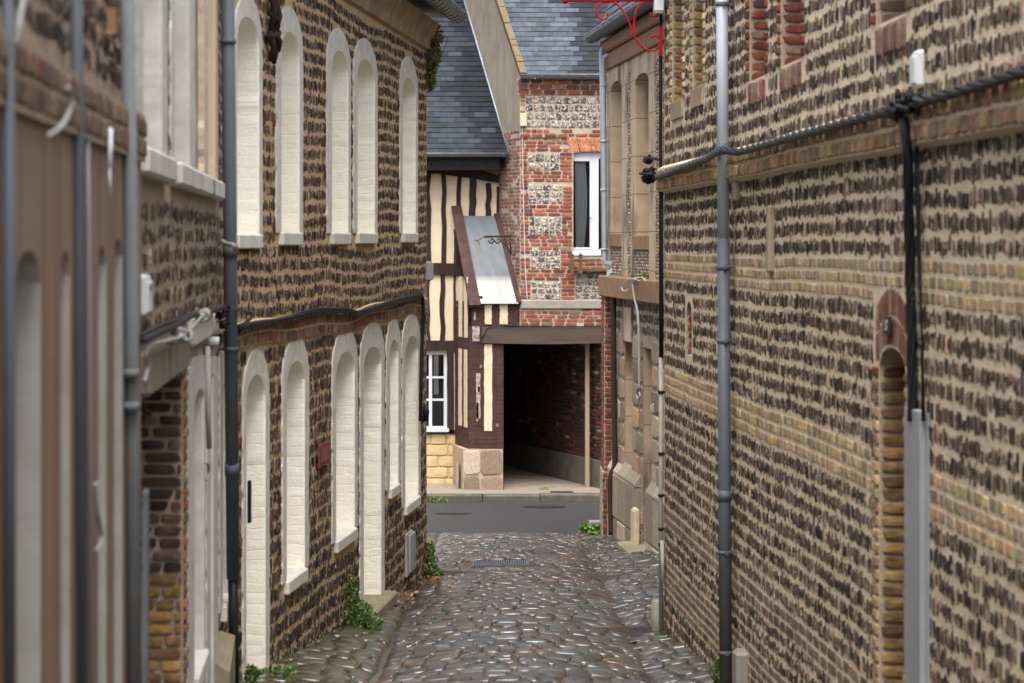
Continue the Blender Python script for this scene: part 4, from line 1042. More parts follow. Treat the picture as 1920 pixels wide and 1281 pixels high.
pipe('downpipe', 'dark downpipe on the nearest pink rendered wall, out of focus', L1, [(141, -200), (146, 330), (152, 1400)], .0165, .04, PIPED)
pipe('downpipe', 'very near dark pipe at the left edge of the pink rendered wall', L1, [(14, -200), (20, 1500)], .012, .05, PIPED)
mb = MB(); mb.tube(spl(wpts(L1, [(127, 165), (134, 185), (128, 215), (112, 240), (92, 254)], .12)), .0055, 8); tag(mb.build('cable_loop', CABLEG), 'pale curved cable end in front of the brick ledge', 'cable')
mb = MB(); mb.tube(wpts(L1, [(46, -20), (30, 85)], .05), .007, 8); tag(mb.build('cable_conduit', CABLEG), 'pale slanting conduit near the top left corner', 'conduit')
mb = MB(); mb.tube(wpts(L1, [(208, 240), (206, 312)], .06), .006, 8); mb.tube(wpts(L1, [(206, 312), (207, 372)], .06), .003, 6); tag(mb.build('cable_sleeve', WPLAST), 'short white cable sleeve hanging below the ledge', 'cable')
mb = MB(); mb.tube(spl(wpts(L1, [(180, 905), (183, 960), (190, 1000), (188, 1020), (180, 1032)], .05)), .006, 8); tag(mb.build('pipe_hook', CABLEG), 'small bent grey pipe beside the dark downpipe', 'pipe')
mb = MB(); mb.tube(wpts(L1, [(163, 200), (166, 420), (172, 1400)], .04), .006, 8); tag(mb.build('wall_conduit', GALV), 'thin grey conduit right of the dark downpipe on the pink wall', 'conduit')
mb = MB(); mb.wbox(L1, L1.s(199), L1.off(.035).s(221), .0, .035, PZ(68, 6.9), PZ(12, 6.9), bev=.006); tag(mb.build('stone_bracket', BROWNST), 'broken pinkish stone bracket high on the nearest house', 'stone bracket')

# ---------------------------------------------------------------- stone house on the right corner
R2 = Wall(1.18, 28.8, 2.38, 17.4, flip=-1)
H = thing('stone_house', 'stone and flint house with two tall round-headed blind windows', 'house', R2.p(3, 0, -1.5), 'old houses along the alley')
def n2(uL, uR, oL, oR, v_out, v_open, v_bot, rise, orise, uc=None): return niche_spec(R2, uL, uR, oL, oR, v_out, v_open, v_bot, uc, orise, rise)
gw = [n2(1139, 1178, 1147, 1167, 92, 151, 437, .02, .11), n2(1184, 1230, 1192, 1218, 82, 136, 441, .02, .12)]
wl = dict(s0=R2.s(1172), s1=R2.s(1187), z0=PZ(860, 27.1), zs=PZ(642, 27.1), rise=1e-3); dl = dict(s0=R2.s(1206), s1=R2.s(1223), z0=-2.2, zs=PZ(655, 25.6), rise=1e-3)
ops = [dict(s0=o['s0'] + .03, s1=o['s1'] - .03, z0=o['z0'], zt=(lambda s, o=o: o['zs'])) for o in gw] + [dict(s0=o['s0'], s1=o['s1'], z0=o['z0'], zt=(lambda s, o=o: o['zs'])) for o in (wl, dl)]
mb = MB(); ZE = EYE + 2.50
facade(mb, R2, 0, R2.L, -2.2, ZE, ops); house_shell(mb, R2, 0, R2.L, -2.2, ZE, 5)
zl0, zl1 = EYE - .62, EYE - .37
ex = [lambda z, o=o: (o['s0'] - .02, o['s1'] + .02) if o['z0'] - .2 < z < o['zs'] + (.42 if o is wl else .0) else None for o in (wl, dl)]
PEB = courses(.05, R2.L - .05, zl1 + .02, EYE + 2.0, .035, .045, .006, [lambda z, o=o: (o['s0'] - .01, o['s1'] + .01) if z > o['z0'] - .12 else (o['o0'], o['o1']) if False else None for o in gw], .6, .004)
stones(mb, wallfn(R2), PEB, pal(len(PEB), [(.34, .24, .165), (.44, .34, .25), (.14, .10, .08), (.36, .21, .135)], [3, 2, 2, 1]), .008, FLR, 6, .25, 2.6, 1)
R = courses(.05, R2.L - .05, EYE - 1.02, zl0 - .01, .12, .075, .012, (), .5, .03); flint(mb, wallfn(R2, wave(.01)), R, FL, .014)
R = courses(.03, R2.L - .03, -2.2, EYE - 1.03, .262, .36, .022, ex, .35, .020)
stones(mb, wallfn(R2), R, pal(len(R), [(.33, .25, .17), (.27, .20, .14), (.37, .29, .20), (.33, .22, .14), (.24, .185, .135)], [3, 3, 2, 1, 2]), .018, BRR, 8, .05, 7, 2)
for o in (wl, dl):
    rc = .28
    for x in (o['s0'], o['s1']): mb.quad(R2.p(x, 0, o['z0']), R2.p(x, -rc, o['z0']), R2.p(x, -rc, o['zs']), R2.p(x, 0, o['zs']), 3, None, [(0, o['z0']), (rc, o['z0']), (rc, o['zs']), (0, o['zs'])])
    mb.quad(R2.p(o['s0'], 0, o['zs']), R2.p(o['s1'], 0, o['zs']), R2.p(o['s1'], -rc, o['zs']), R2.p(o['s0'], -rc, o['zs']), 3)
    mb.quad(R2.p(o['s0'], -rc, o['z0']), R2.p(o['s1'], -rc, o['z0']), R2.p(o['s1'], -rc, o['zs']), R2.p(o['s0'], -rc, o['zs']), 3)
    mb.quad(R2.p(o['s0'], 0, o['z0']), R2.p(o['s1'], 0, o['z0']), R2.p(o['s1'], -rc, o['z0'] + .03), R2.p(o['s0'], -rc, o['z0'] + .03), 3)
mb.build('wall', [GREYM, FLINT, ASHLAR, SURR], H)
for i, o in enumerate(gw):
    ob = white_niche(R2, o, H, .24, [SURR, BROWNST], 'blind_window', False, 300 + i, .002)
    m2 = MB(); m2.wbox(R2, o['o0'] - .03, o['o1'] + .03, -.24, .03, o['z0'] - .17, o['z0'], bev=.012); m2.build('sill', BROWNST, ob)
    for a, b in ((o['s0'], o['o0'] - .03), (o['o1'] + .03, o['s1'])):
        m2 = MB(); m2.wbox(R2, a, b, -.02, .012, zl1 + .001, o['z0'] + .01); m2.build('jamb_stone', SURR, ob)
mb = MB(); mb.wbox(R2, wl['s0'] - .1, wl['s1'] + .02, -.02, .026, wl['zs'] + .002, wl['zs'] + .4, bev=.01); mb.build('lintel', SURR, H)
mb = MB(); mb.wbox(R2, -.05, R2.L, -.05, .12, zl0, zl1, bev=.014); mb.build('ledge', BROWNST, H)
for a, b in ((.48, dl['s0'] - .04), (dl['s1'] + .04, R2.L)):
    mb = MB()
    z = PZ(912, 26.0); x = a
    while x < b - .05:
        e = min(x + random.uniform(.4, .7), b)
        for (za, zb_, dd) in ((-2.3, z - .55, .09), (z - .54, z - .03, .085)):
            mb.wbox(R2, x + .004, e - .004, -.02, dd + random.uniform(-.008, .008), za, zb_, 0, pal(1, [(.29, .225, .16), (.23, .18, .13), (.33, .255, .18)], [1, 1, 1])[0], bev=.014)
        p = [(x + .004, -.02), (e - .004, -.02), (e - .004, .085), (x + .004, .085)]
        mb.hexa([R2.p(s, d, z - .027) for s, d in p] + [R2.p(s, d, z + (.17 if d < 0 else 0)) for s, d in p], 0, pal(1, [(.33, .28, .21), (.28, .235, .17)], [1, 1])[0])
        x = e
    mb.build('plinth', ASHLAR, H)
mb = MB(); mb.wbox(R2, dl['s0'] - .02, dl['s1'] + .25, -.1, .30, -2.0, PZ(1030, 25.4), bev=.02); mb.build('doorstep', MOSSCONC, H)
mb = MB(); mb.wbox(R2, -.05, R2.L, -.05, .10, ZE - .16, ZE - .001, bev=.02); mb.wbox(R2, -.03, R2.L, -.05, .05, ZE - .36, ZE - .162, bev=.01); mb.build('cornice', BROWNST, H)
gutter(R2, -.12, R2.L, .20, ZE + .07, .085, H, ZINC, .16)
mb = MB(); cs, sn = math.cos(math.radians(66)), math.sin(math.radians(66))
RF2 = lambda x, t, h: R2.P(x, .16 - t * cs + h * sn, ZE + .05 + t * sn + h * cs)
mb.add(RF2(np.array([-.02, R2.L, R2.L, -.02]), np.array([0, 0, 2.2, 2.2]), np.zeros(4)), [(0, 1, 2, 3)], 0, (.03, .035, .042))
mb.add(R2.P([-.02, R2.L, R2.L, -.02], [.16, .16, -.1, -.1], ZE + .048), [(0, 1, 2, 3)], 0, (.03, .025, .02))
slates(mb, RF2, 17, lambda t: -.02, lambda t: R2.L, .125, .24, lambda x, t: (.045, .050, .056))
mb.add(np.concatenate([RF2(np.array([-.03, -.03]), np.array([0, 2.2]), np.array([0.0, 0.0])), R2.P([-.03, -.03], [-2.5, -2.5], [ZE + 2.1, ZE + .08])]), [(0, 1, 2, 3)], 0, (.035, .04, .046))
mb.build('roof', SLATE, H)
# brick pier at its street corner
mb = MB(); x0, x1, yb0 = PX(1133, 28.4), PX(1148, 28.4) + .02, 28.4
zt, zm = zl0 - .002, PZ(885, 28.4)
mb.box(x0, x1, yb0, 29.12, zm, zt); xb0 = PX(1129, 28.35); mb.box(xb0, x1, yb0 - .05, 29.12, -2.0, zm + .001)
WP = Wall(x0, yb0, x1, yb0, flip=-1); R = courses(0, WP.L, zm, zt, .064, .2, .010, (), .3, .012, True); stones(mb, lambda a, b, d: WP.P(a, d, b), R, pal(len(R), *RED) * np.array([.72, .85, .95]), .008, BRR, 8, .09, 5, 1)
WP2 = Wall(xb0, yb0 - .05, x1, yb0 - .05, flip=-1); R = courses(0, WP2.L, -2.0, zm, .064, .2, .010, (), .3, .012, True); stones(mb, lambda a, b, d: WP2.P(a, d, b), R, pal(len(R), *RED) * .8, .010, BRR, 8, .09, 5, 1)
WPL = Wall(x0, 29.12, x0, yb0, flip=-1); R = courses(0, WPL.L, zm, zt, .064, .2, .010, (), .3, .012, True); stones(mb, lambda a, b, d: WPL.P(a, d, b), R, pal(len(R), *RED), .010, BRR, 8, .09, 5, 1)
mb.build('brick_pier', [GREYM, WBRICK], H)
mb = MB(); mb.box(PX(1103, 29.4), PX(1130, 29.4), 28.95, 29.2, -1.9, PZ(975, 29.2)); mb.build('curb_wall', CONC, H)
t = thing('downpipe', 'pale grey rainwater pipe with bends at the stone house corner', 'downpipe', (PX(1133, 28.5), 28.5, PZ(500, 28.5)), 'downpipes on the house walls')
Q = lambda u, v, y=28.5: (PX(u, y), y, PZ(v, y))
mb = MB(); mb.tube([Q(1148, 74), Q(1148, 97), Q(1146, 101), Q(1132, 108), Q(1131, 114), Q(1132, 300), Q(1133, 488), Q(1135, 493), Q(1148, 496), Q(1150, 500), Q(1149, 508), Q(1143, 512), Q(1143, 545)], .034, 12); mb.build('pipe', PIPEL, t)
mb = MB(); mb.tube([Q(1145, 80), Q(1129, 92), Q(1127, 97), Q(1128, 150), Q(1131, 480)], .026, 10); mb.build('second_pipe', PIPEL, t)
for v in (160, 265, 356, 468):
    mb = MB(); mb.tube([Q(1132, v - 2), Q(1132, v + 2)], .042, 12); mb.tube([Q(1132, v), Q(1142, v)], .008, 6); mb.build('bracket', PIPEL, t)
mb = MB(); y = 27.85; Q = lambda u, v, y=27.85: (PX(u, y), y, PZ(v, y))
mb.tube(spl([Q(1150, 545), Q(1151, 700), Q(1152, 800), Q(1153, 860), Q(1152, 876), Q(1146, 890), Q(1144, 905), Q(1145, 950), Q(1146, 1003)]), .034, 12)
tag(mb.build('waste_pipe', IRONP), 'dark brown iron pipe with a bend at the brick pier foot', 'downpipe', 'downpipes on the house walls')
mb = MB(); mb.tube(spl(wpts(R2, [(1196, 522), (1190, 522), (1186, 530), (1190, 560), (1196, 590), (1198, 640), (1199, 735)], .14)), .013, 8)
mb.tube(spl(wpts(R2, [(1199, 735), (1200, 745), (1197, 748), (1194, 742), (1195, 730), (1198, 725)], .14)), .011, 8)
tag(mb.build('wall_conduit', CABLEG), 'grey conduit looping over the brown stone ledge and down', 'conduit')
mb = MB(); mb.tube(spl(wpts(R2, [(1199, 527), (1184, 522), (1174, 526), (1166, 535), (1168, 545), (1178, 543), (1183, 533), (1192, 523), (1202, 520), (1212, 527)], .18)), .005, 6)
tag(mb.build('loose_wire', WPLAST), 'loose pale wire curled on the brown stone ledge', 'wire')
smallbox('meter_box', 'tall beige meter box on the stone house plinth beside the door', 'meter box', R2.off(.09), 1182, 1199, 953, 1028, .06, BEIGEP)
smallbox('door_bell', 'small grey bell box beside the narrow stone doorway', 'bell', R2, 1224, 1230, 757, 775, .06, CABLEG)
mb = MB(); mb.wbox(R2, dl['s0'] + .1, dl['s0'] + .18, -.28, -.24, PZ(1000, 25.6), PZ(922, 25.6), bev=.01); tag(mb.build('door_bar', PIPED), 'dark metal strip on the blocked stone doorway', 'metal strip')
mb = MB(); s, z = R2.sz(1228, 298); knot(mb, R2.p(s, .08, z), .05, 5, .010); mb.tube(wpts(R2, [(1220, 296), (1238, 300)], .10), .018, 8); tag(mb.build('insulator', RUST), 'rusty cable bracket on the second stone window surround', 'cable bracket')
# ---------------------------------------------------------------- brick house across the street
BF = Wall(-2.0, 40.0, 3.6, 40.0, flip=-1)      # s = X + 2
RT = Wall(.136, 40.0, -1.502, 44.5, flip=1)
bx = lambda u, y=40.0: PX(u, y)
bs = lambda u: PX(u, 40.0) + 2
bz = lambda v: PZ(v, 40.0)
H = thing('brick_house', 'red brick house with flint panels above a dark carriage passage', 'house', (1.0, 40.2, zp1), 'houses across the street')
wn = dict(s0=bs(1075), s1=bs(1152), z0=bz(476), zt=lambda s: bz(287) + .03 * (1 - ((s - bs(1113)) / .35) ** 2))
cp_ = dict(s0=bs(944), s1=bs(1135), z0=-2.6, zt=lambda s: bz(630))
mb = MB()
facade(mb, BF, bs(975), 5.6, zp1 - .2, bz(146), [wn, dict(s0=bs(975) - .001, s1=bs(1135), z0=-2.6, zt=lambda s: bz(612))])
panels = [(985, 1160, 180, 240, 4), (990, 1049, 288, 321, 2), (991, 1055, 345, 383, 3), (992, 1053, 406, 443, 2), (995, 1051, 468, 505, 3), (996, 1052, 528, 562, 3), (1078, 1152, 511, 560, 4)]
ex = [lambda z, p=p: (bs(p[0]), bs(p[1])) if bz(p[3]) < z < bz(p[2]) else None for p in panels]
ex += [lambda z: (bs(1074), bs(1154)) if bz(480) < z < bz(286) else None, lambda z: (bs(1067), bs(1160)) if bz(287) < z < bz(257) else None,
       lambda z: (bs(975), bs(1090)) if bz(582) < z < bz(562) else None]
bw = wave(.006, 2)
R = courses(bs(975), 5.55, bz(611), bz(150), .064, .215, .011, ex, .12, .013, True)
R = R[~((rng.random(len(R)) < .03))]
c = pal(len(R), *RED); hi = R[:, 2] > bz(257); c[hi & (rng.random(len(R)) < .25)] = (.28, .09, .05)
stones(mb, wallfn(BF, bw), R, c, .010, BRR, 8, .08, 5, 1)
for (a, b, t0, t1, k) in panels:
    R = courses(bs(a), bs(b), bz(t1), bz(t0), (bz(t0) - bz(t1)) / k, .125, .016, (), .3, .018)
    stones(mb, wallfn(BF, bw), R, pal(len(R), *KN), .014, FLR, 10, .07, 6, 2, .1)
R = []
for i in range(22):
    a = bs(1068) + i * .041; 
    sp = random.random() < .5; zb_ = bz(286) + .012 - .0; zt_ = bz(258); m = zb_ + (zt_ - zb_) * (.62 if i % 2 else .4)
    R += [(a + .0055, a + .0355, zb_, m - .007), (a + .0055, a + .0355, m + .007, zt_)]
skew = lambda a, b, d: BF.P(a + (b - bz(286)) * (-.25), d, b)
stones(mb, skew, np.array(R), pal(len(R), *ORG_RED), .014, BRR, 8, .07, 5, 1)
# return side: grey render above, brick below
zsplit = bz(243)
def rt_poly(pts, mi): mb.add([RT.p(s, 0.0, z) for s, z in pts], [tuple(range(len(pts)))], mi)
k50 = math.tan(math.radians(50)); sy = RT.t[1]
rt_poly([(0, bz(612)), (4.78, bz(612)), (4.78, zsplit), (0, zsplit)], 0)
rt_poly([(0, zsplit), (4.78, zsplit), (4.78, bz(146) + 4.5 * k50), (.0, bz(140))], 3)
R = courses(0.0, 2.0, bz(600), zsplit, .064, .2, .012, (), .3, .014, True); R = R[rng.random(len(R)) < .86]
stones(mb, lambda a, b, d: RT.P(a, d, b), R, pal(len(R), [(.20, .10, .075), (.16, .085, .07), (.24, .10, .07), (.20, .15, .12)], [3, 2, 2, 2]), .008, BRR, 8, .1, 5, 1)
mb.build('wall', [PALEM, BRICK, KNAP, RENDER], H)
mb = MB()
for i, (v, d) in enumerate(((178, .025), (168, .05), (158, .075))):
    R = courses(bs(972) - d * .3, 5.6, bz(v), bz(v - 9.5), .085, .21, .012, (), .2, .012); mb.wbox(BF, bs(972) - d * .3, 5.6, 0, d - .008, bz(v), bz(v - 9.4))
    stones(mb, lambda a, b, dd: BF.P(a, dd + d - .008, b + bw(a)), R, pal(len(R), *RED) * .85, .012, BRR, 8, .08, 5, 1)
mb.build('cornice', [PALEM, BRICK], H)
mb = MB(); R = courses(bs(974), bs(1066), bz(258), bz(251), .064, .21, .011, (), .15, .01); mb.wbox(BF, bs(974), bs(1066), 0, .022, bz(258), bz(251.5)); stones(mb, lambda a, b, d: BF.P(a, d + .022, b), R, pal(len(R), *RED), .01, BRR, 8, .08, 5, 1); mb.build('string_course', [PALEM, BRICK], H)
mb = MB(); mb.wbox(BF, bs(976), 5.6, -.05, .045, bz(579), bz(563), bev=.012); mb.build('cement_band', CONC, H)
mb = MB()   # lintel beam, slightly sagging
for i in range(8):
    a, b = bs(904) + (bs(1136) - bs(904)) * i / 8, bs(904) + (bs(1136) - bs(904)) * (i + 1) / 8
    f = lambda s: -.02 * math.sin((s - bs(904)) / (bs(1136) - bs(904)) * PI)
    P = [(a, -.3, bz(643) + f(a)), (b, -.3, bz(643) + f(b)), (b, .06, bz(643) + f(b)), (a, .06, bz(643) + f(a)), (a, -.3, bz(612)), (b, -.3, bz(612)), (b, .06, bz(613) + f(b)), (a, .06, bz(613) + f(a))]
    mb.hexa([BF.p(*p) for p in P])
mb.build('lintel', BEAM, H)
SHADEM = m_plain('shade_dark_mortar', (.07, .058, .048), (.04, .034, .029), 6, (.85, .95), .5, 45)
PCONC = m_plain('shade_dark_cement', (.13, .115, .095), (.08, .07, .06), 4, (.8, .9), .4, 40)
# passage interior: its shade is put into darker mortar, brick and cement colours
mb = MB(); za = bz(641) + .02; zf = zp1 - .02
pr = [(bx(1135), 40.0), (-.17, 44.3), (-1.4, 47.1)]; pl_ = [(bx(944), 40.0), (-2.6, 47.1)]
for (x0, y0), (x1, y1) in zip(pr[:-1], pr[1:]): mb.quad((x0, y0, zf), (x1, y1, zf), (x1, y1, za), (x0, y0, za))
mb.quad((pl_[0][0], 40.0, zf), (pl_[1][0], 47.1, zf), (pl_[1][0], 47.1, za), (pl_[0][0], 40.0, za)); mb.quad((-2.6, 47.1, zf), (-1.4, 47.1, zf), (-1.4, 47.1, za), (-2.6, 47.1, za))
mb.add([(bx(944), 40, za), (bx(1135), 40, za), (-.17, 44.3, za), (-1.4, 47.1, za), (-2.6, 47.1, za)], [(0, 1, 2, 3, 4)], 2)
PW = Wall(*pr[0], *pr[1], flip=1); 
if PW.n[0] > 0: PW.n = -PW.n
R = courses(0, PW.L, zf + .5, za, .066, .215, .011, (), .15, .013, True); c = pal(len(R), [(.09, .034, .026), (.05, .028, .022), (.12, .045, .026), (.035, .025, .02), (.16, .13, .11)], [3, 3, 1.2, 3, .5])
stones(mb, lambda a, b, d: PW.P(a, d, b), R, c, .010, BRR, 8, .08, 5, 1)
mb.build('passage_wall', [SHADEM, WBRICK, TIMBER], H)
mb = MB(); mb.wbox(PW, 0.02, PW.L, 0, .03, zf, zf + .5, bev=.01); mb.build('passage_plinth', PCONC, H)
mb = MB(); mb.box(bx(1097, 40.35), bx(1105, 40.35), 40.32, 40.39, zf, za); mb.build('passage_post', WOODP, H)
mb = MB(); mb.box(bx(1135), bx(1160), 40.0, 40.4, zf, bz(612)); W3 = Wall(bx(1135), 40.0, bx(1160), 40.0, flip=-1); R = courses(0, W3.L, zf, bz(612), .064, .2, .011, (), .2, .013, True); stones(mb, lambda a, b, d: W3.P(a, d, b), R, pal(len(R), *RED), .01, BRR, 8, .08, 5, 1); mb.build('passage_pier', [PALEM, BRICK], H)
# window
wd = MB(); fy = 40.10
x0, x1, z0, z1 = bx(1075), bx(1152), bz(476), bz(286) 
t = .045
for a in ((x0, x1, z0, z0 + .075), (x0, x1, z1 - .10, z1 + .02), (x0, x0 + .0, z0, z1)):
    if a[1] > a[0]: wd.box(a[0], a[1], fy - .03, fy + .04, a[2], a[3])
for (a, b) in ((bx(1110), bx(1119)), (bx(1146), x1)): wd.box(a, b, fy - .03, fy + .04, z0 + .0751, z1 - .1001)
wd.box(bx(1106), bx(1110), fy - .045, fy + .0, z0 + .078, z1 - .103); wd.box(bx(1119), bx(1122.5), fy - .045, fy + .0, z0 + .078, z1 - .103)
wd.box(bx(1076), bx(1106), fy - .04, fy, z1 - .145, z1 - .1005); wd.box(bx(1076), bx(1106), fy - .04, fy, z0 + .0755, z0 + .11)
wd.box(x0 - .02, x1, fy - .12, fy - .031, z0 - .03, z0 + .03)
wo = wd.build('window', PVC, H)
m2 = MB(); m2.box(x0, x1, fy + .01, fy + .016, z0 + .05, z1 - .08); m2.build('pane', GLASS, wo)
m2 = MB(); m2.tube([(bx(1106), fy - .06, bz(411)), (bx(1110), fy - .05, bz(404))], .009, 6); m2.build('handle', PVC, wo)
m2 = MB()
xx = np.linspace(0, 1, 40); 
def curt(xf, zt_, zb_, yy):
    zzz = np.linspace(zb_, zt_, 14); V = []
    for zq in zzz:
        f = (zq - zb_) / (zt_ - zb_); a, b = xf(f)
        for q in xx: V.append((a + q * (b - a), yy + .018 * math.sin(q * 40 + f), zq))
    m2.add(V, [(i * 40 + k, i * 40 + k + 1, (i + 1) * 40 + k + 1, (i + 1) * 40 + k) for i in range(13) for k in range(39)], 0, None, None, True)
curt(lambda f: (bx(1078) + .02 * (1 - f), bx(1097) + .05 * (1 - (2 * f - 1) ** 2) - .02 * (1 - f)), z1 - .1, z0 + .06, fy + .06)
m2.build('curtain', CURT, wo)
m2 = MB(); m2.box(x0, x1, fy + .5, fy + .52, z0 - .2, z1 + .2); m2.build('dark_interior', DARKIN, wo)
# roofs
def roof_fn(y0, z0, deg):
    c, s = math.cos(math.radians(deg)), math.sin(math.radians(deg))
    return (lambda x, t, h: np.stack([np.asarray(x, float), y0 + np.asarray(t) * c - np.asarray(h) * s, z0 + np.asarray(t) * s + np.asarray(h) * c], -1)), c
RB, cb = roof_fn(39.84, bz(143), 50)
lx = lambda t: .136 - .364 * (t * cb - .16) + .06
mb = MB(); T = 4.2
mb.add(RB(np.array([lx(0), 3.7, 3.7, lx(T)]), np.array([0, 0, T, T]), np.zeros(4) - .002), [(0, 1, 2, 3)], 0, (.03, .035, .04))
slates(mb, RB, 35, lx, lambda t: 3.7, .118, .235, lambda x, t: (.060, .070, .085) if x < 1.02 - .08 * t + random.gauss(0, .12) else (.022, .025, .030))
for (u, v) in ((966, 90), (1002, 150), (1020, 118), (1055, 108), (1073, 95), (1095, 72), (1060, 74), (1046, 126), (1008, 70)):
    tt = ((bz(v) - bz(143)) / math.sin(math.radians(50))); q = RB(np.array([bx(u, 40.5)]), np.array([tt]), np.array([.024]))[0]
    th = np.arange(7) * 2 * PI / 7; rr = random.uniform(.008, .018)
    P = RB(q[0] + rr * 1.4 * np.cos(th) * rng.uniform(.6, 1.2, 7), tt + rr * .6 * np.sin(th), np.full(7, .0175)); mb.add(P, [tuple(range(7))], 1)
LICH = m_plain('orange_lichen', (.34, .20, .03), (.28, .16, .04), 30, (.85, .95), .3, 80)
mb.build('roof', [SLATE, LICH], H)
gutter(BF, bs(976), 5.6, .16, bz(142), .075, H, ZINC, .36)
mb = MB()
N = 30
for i in range(N):
    ta, tb = i * 4.0 / N, (i + 1) * 4.0 / N; j = random.uniform(-.012, .012)
    P = []
    for h in (-.06, .07 + j):
        for tq in (ta, tb - .006):
            xc = .136 - .364 * (tq * cb - .16)
            P.append(((xc - .05, tq, h), (xc + .06, tq, h)))
    (a, b), (c_, d_) = P[0], P[1]; (e, f_), (g, h_) = P[2], P[3]
    ar = np.array([a, b, d_, c_, e, f_, h_, g]); mb.hexa(RB(ar[:, 0], ar[:, 1], ar[:, 2]))
VERGE = m_plain('lichen_coping', (.15, .125, .09), (.14, .095, .04), 18, (.85, .95), .7, 40)
mb.build('coping', VERGE, H)
# things fixed to it
t = thing('electric_box', 'small cream box with a thin white cable on the brick corner', 'electrical box', (bx(981), 39.97, bz(237)))
mb = MB(); mb.wbox(BF, bs(975), bs(988), .002, .06, bz(237), bz(213), bev=.008); mb.build('case', BEIGEP, t)
mb = MB(); mb.tube(spl([BF.p(bs(u), .02, bz(v)) for u, v in ((979, 237), (980, 300), (982, 400), (984, 480), (987, 540), (989, 562))]), .006, 6); mb.build('cable', WPLAST, t)
mb = MB(); mb.tube(spl([BF.p(bs(u), .018, bz(v)) for u, v in ((983, 302), (986, 350), (995, 390), (1003, 440))]), .004, 5); mb.build('thin_cable', BLACK, t)
t = thing('planter_rail', 'weathered wooden planter rail under the white window', 'window box', (bx(1100), 39.8, bz(520)))
for u in (1069, 1085): mb = MB(); mb.box(bx(u, 39.8), bx(u + 7, 39.8), 39.76, 39.82, bz(513), bz(478)); mb.add([(bx(u - 1, 39.8), 39.75, bz(478)), (bx(u + 8, 39.8), 39.75, bz(478)), (bx(u + 8, 39.8), 39.83, bz(478)), (bx(u - 1, 39.8), 39.83, bz(478)), (bx(u + 3.5, 39.8), 39.79, bz(474))], [(0, 1, 4), (1, 2, 4), (2, 3, 4), (3, 0, 4), (3, 2, 1, 0)]); mb.build('post', WOODB, t)
for v in (487, 505): mb = MB(); mb.box(bx(1076, 39.8), bx(1150, 39.8), 39.83, 39.87, bz(v + 4), bz(v)); mb.build('rail', WOODB, t)
mb = MB(); mb.box(bx(1076, 39.8), bx(1150, 39.8), 39.88, 39.99, bz(510), bz(507.5)); mb.build('base', WOODB, t)
t = thing('iron_bracket', 'rusty scrolled iron bracket sticking out over the zinc sheet', 'sign bracket', (bx(956), 40.2, bz(460)))
I = lambda u, v: (bx(u, 39.7), 39.7, PZ(v, 39.7))
mb = MB(); mb.tube([I(959, 443), I(908, 444)], .018, 8); mb.tube(spl([I(908, 444), I(900, 449), I(895, 452), I(889, 450)]), .008, 6); mb.tube(spl([I(895, 452), I(899, 456), I(898, 459)]), .006, 6); mb.build('bar', RUST, t)
mb = MB(); 
for c0 in (922, 934, 946): mb.tube(spl([I(c0 - 6, 451), I(c0 - 4, 455), I(c0, 456), I(c0 + 4, 452), I(c0 + 2, 448), I(c0 - 1, 449), I(c0 - 1, 452)]), .014, 6)
mb.tube(spl([I(946, 456), I(952, 464), I(957, 474)]), .018, 6); mb.build('scroll', RUST, t)
mb = MB(); mb.tube([I(957, 440), I(958, 478)], .016, 8); mb.tube([(bx(957, 39.7), 39.7, PZ(450, 39.7)), (bx(957, 39.7) + .04, 40.08, PZ(450, 39.7))], .012, 6); mb.build('wall_plate', RUST, t)

# ---------------------------------------------------------------- half-timbered house across the street
TW = Wall(-4.0, 41.0, -.2, 41.0, flip=-1)
tx = lambda u, y=41.0: PX(u, y); tz = lambda v: PZ(v, 41.0); tS = lambda u: PX(u, 41.0) + 4.0
H = thing('timbered_house', 'half-timbered house with cream plaster and steep wet slate roof', 'house', (-1.2, 41.0, zp1), 'houses across the street')
mb = MB(); win = dict(s0=tS(770), s1=tS(841), z0=tz(808), zt=lambda s: tz(660))
facade(mb, TW, 0, tS(936), tz(812), EYE + 1.75, [win]); mb.quad((-4, 41, tz(812)), (-4, 46, tz(812)), (-4, 46, EYE + 1.75), (-4, 41, EYE + 1.75)); mb.build('plaster_wall', PLASTER, H)
mb = MB(); R = courses(0, tS(858), zp1 - .1, tz(813), .215, .34, .014, (), .25, .014)
mb.wbox(TW, 0, tS(858), -.3, .0, zp1 - .1, tz(813)); stones(mb, lambda a, b, d: TW.P(a, d, b), R, np.ones((len(R), 3)), .022, BRR, 8, .04, 7, 0); mb.build('base_wall', YPLAST, H)
def beam(pts_l, pts_r, d=.03, mat=TIMBER, name='timber_post'):
    """polyline of left and right edges in photo pixels"""
    mb = MB(); n = len(pts_l); A = []
    for (ul, vl), (ur, vr) in zip(pts_l, pts_r):
        A += [TW.p(tS(ul), 0, tz(vl)), TW.p(tS(ur), 0, tz(vr)), TW.p(tS(ur) - .006, d, tz(vr)), TW.p(tS(ul) + .006, d, tz(vl))]
    fs = []
    for i in range(n - 1):
        for k in range(4): fs.append((i * 4 + k, i * 4 + (k + 1) % 4, i * 4 + 4 + (k + 1) % 4, i * 4 + 4 + k))
    fs += [(0, 1, 2, 3), tuple(range(4 * n - 1, 4 * n - 5, -1))]
    mb.add(A, fs); return mb.build(name, mat, H)
def vb(ul, ur, v0, v1, wob=1.5, **k):
    vs = np.linspace(v0, v1, 6); o = [random.uniform(-wob, wob) for _ in vs]; q = [random.uniform(-wob, wob) * .5 for _ in vs]
    beam([(ul + a, v) for a, v in zip(o, vs)], [(ur + a + b, v) for a, b, v in zip(o, q, vs)], **k)
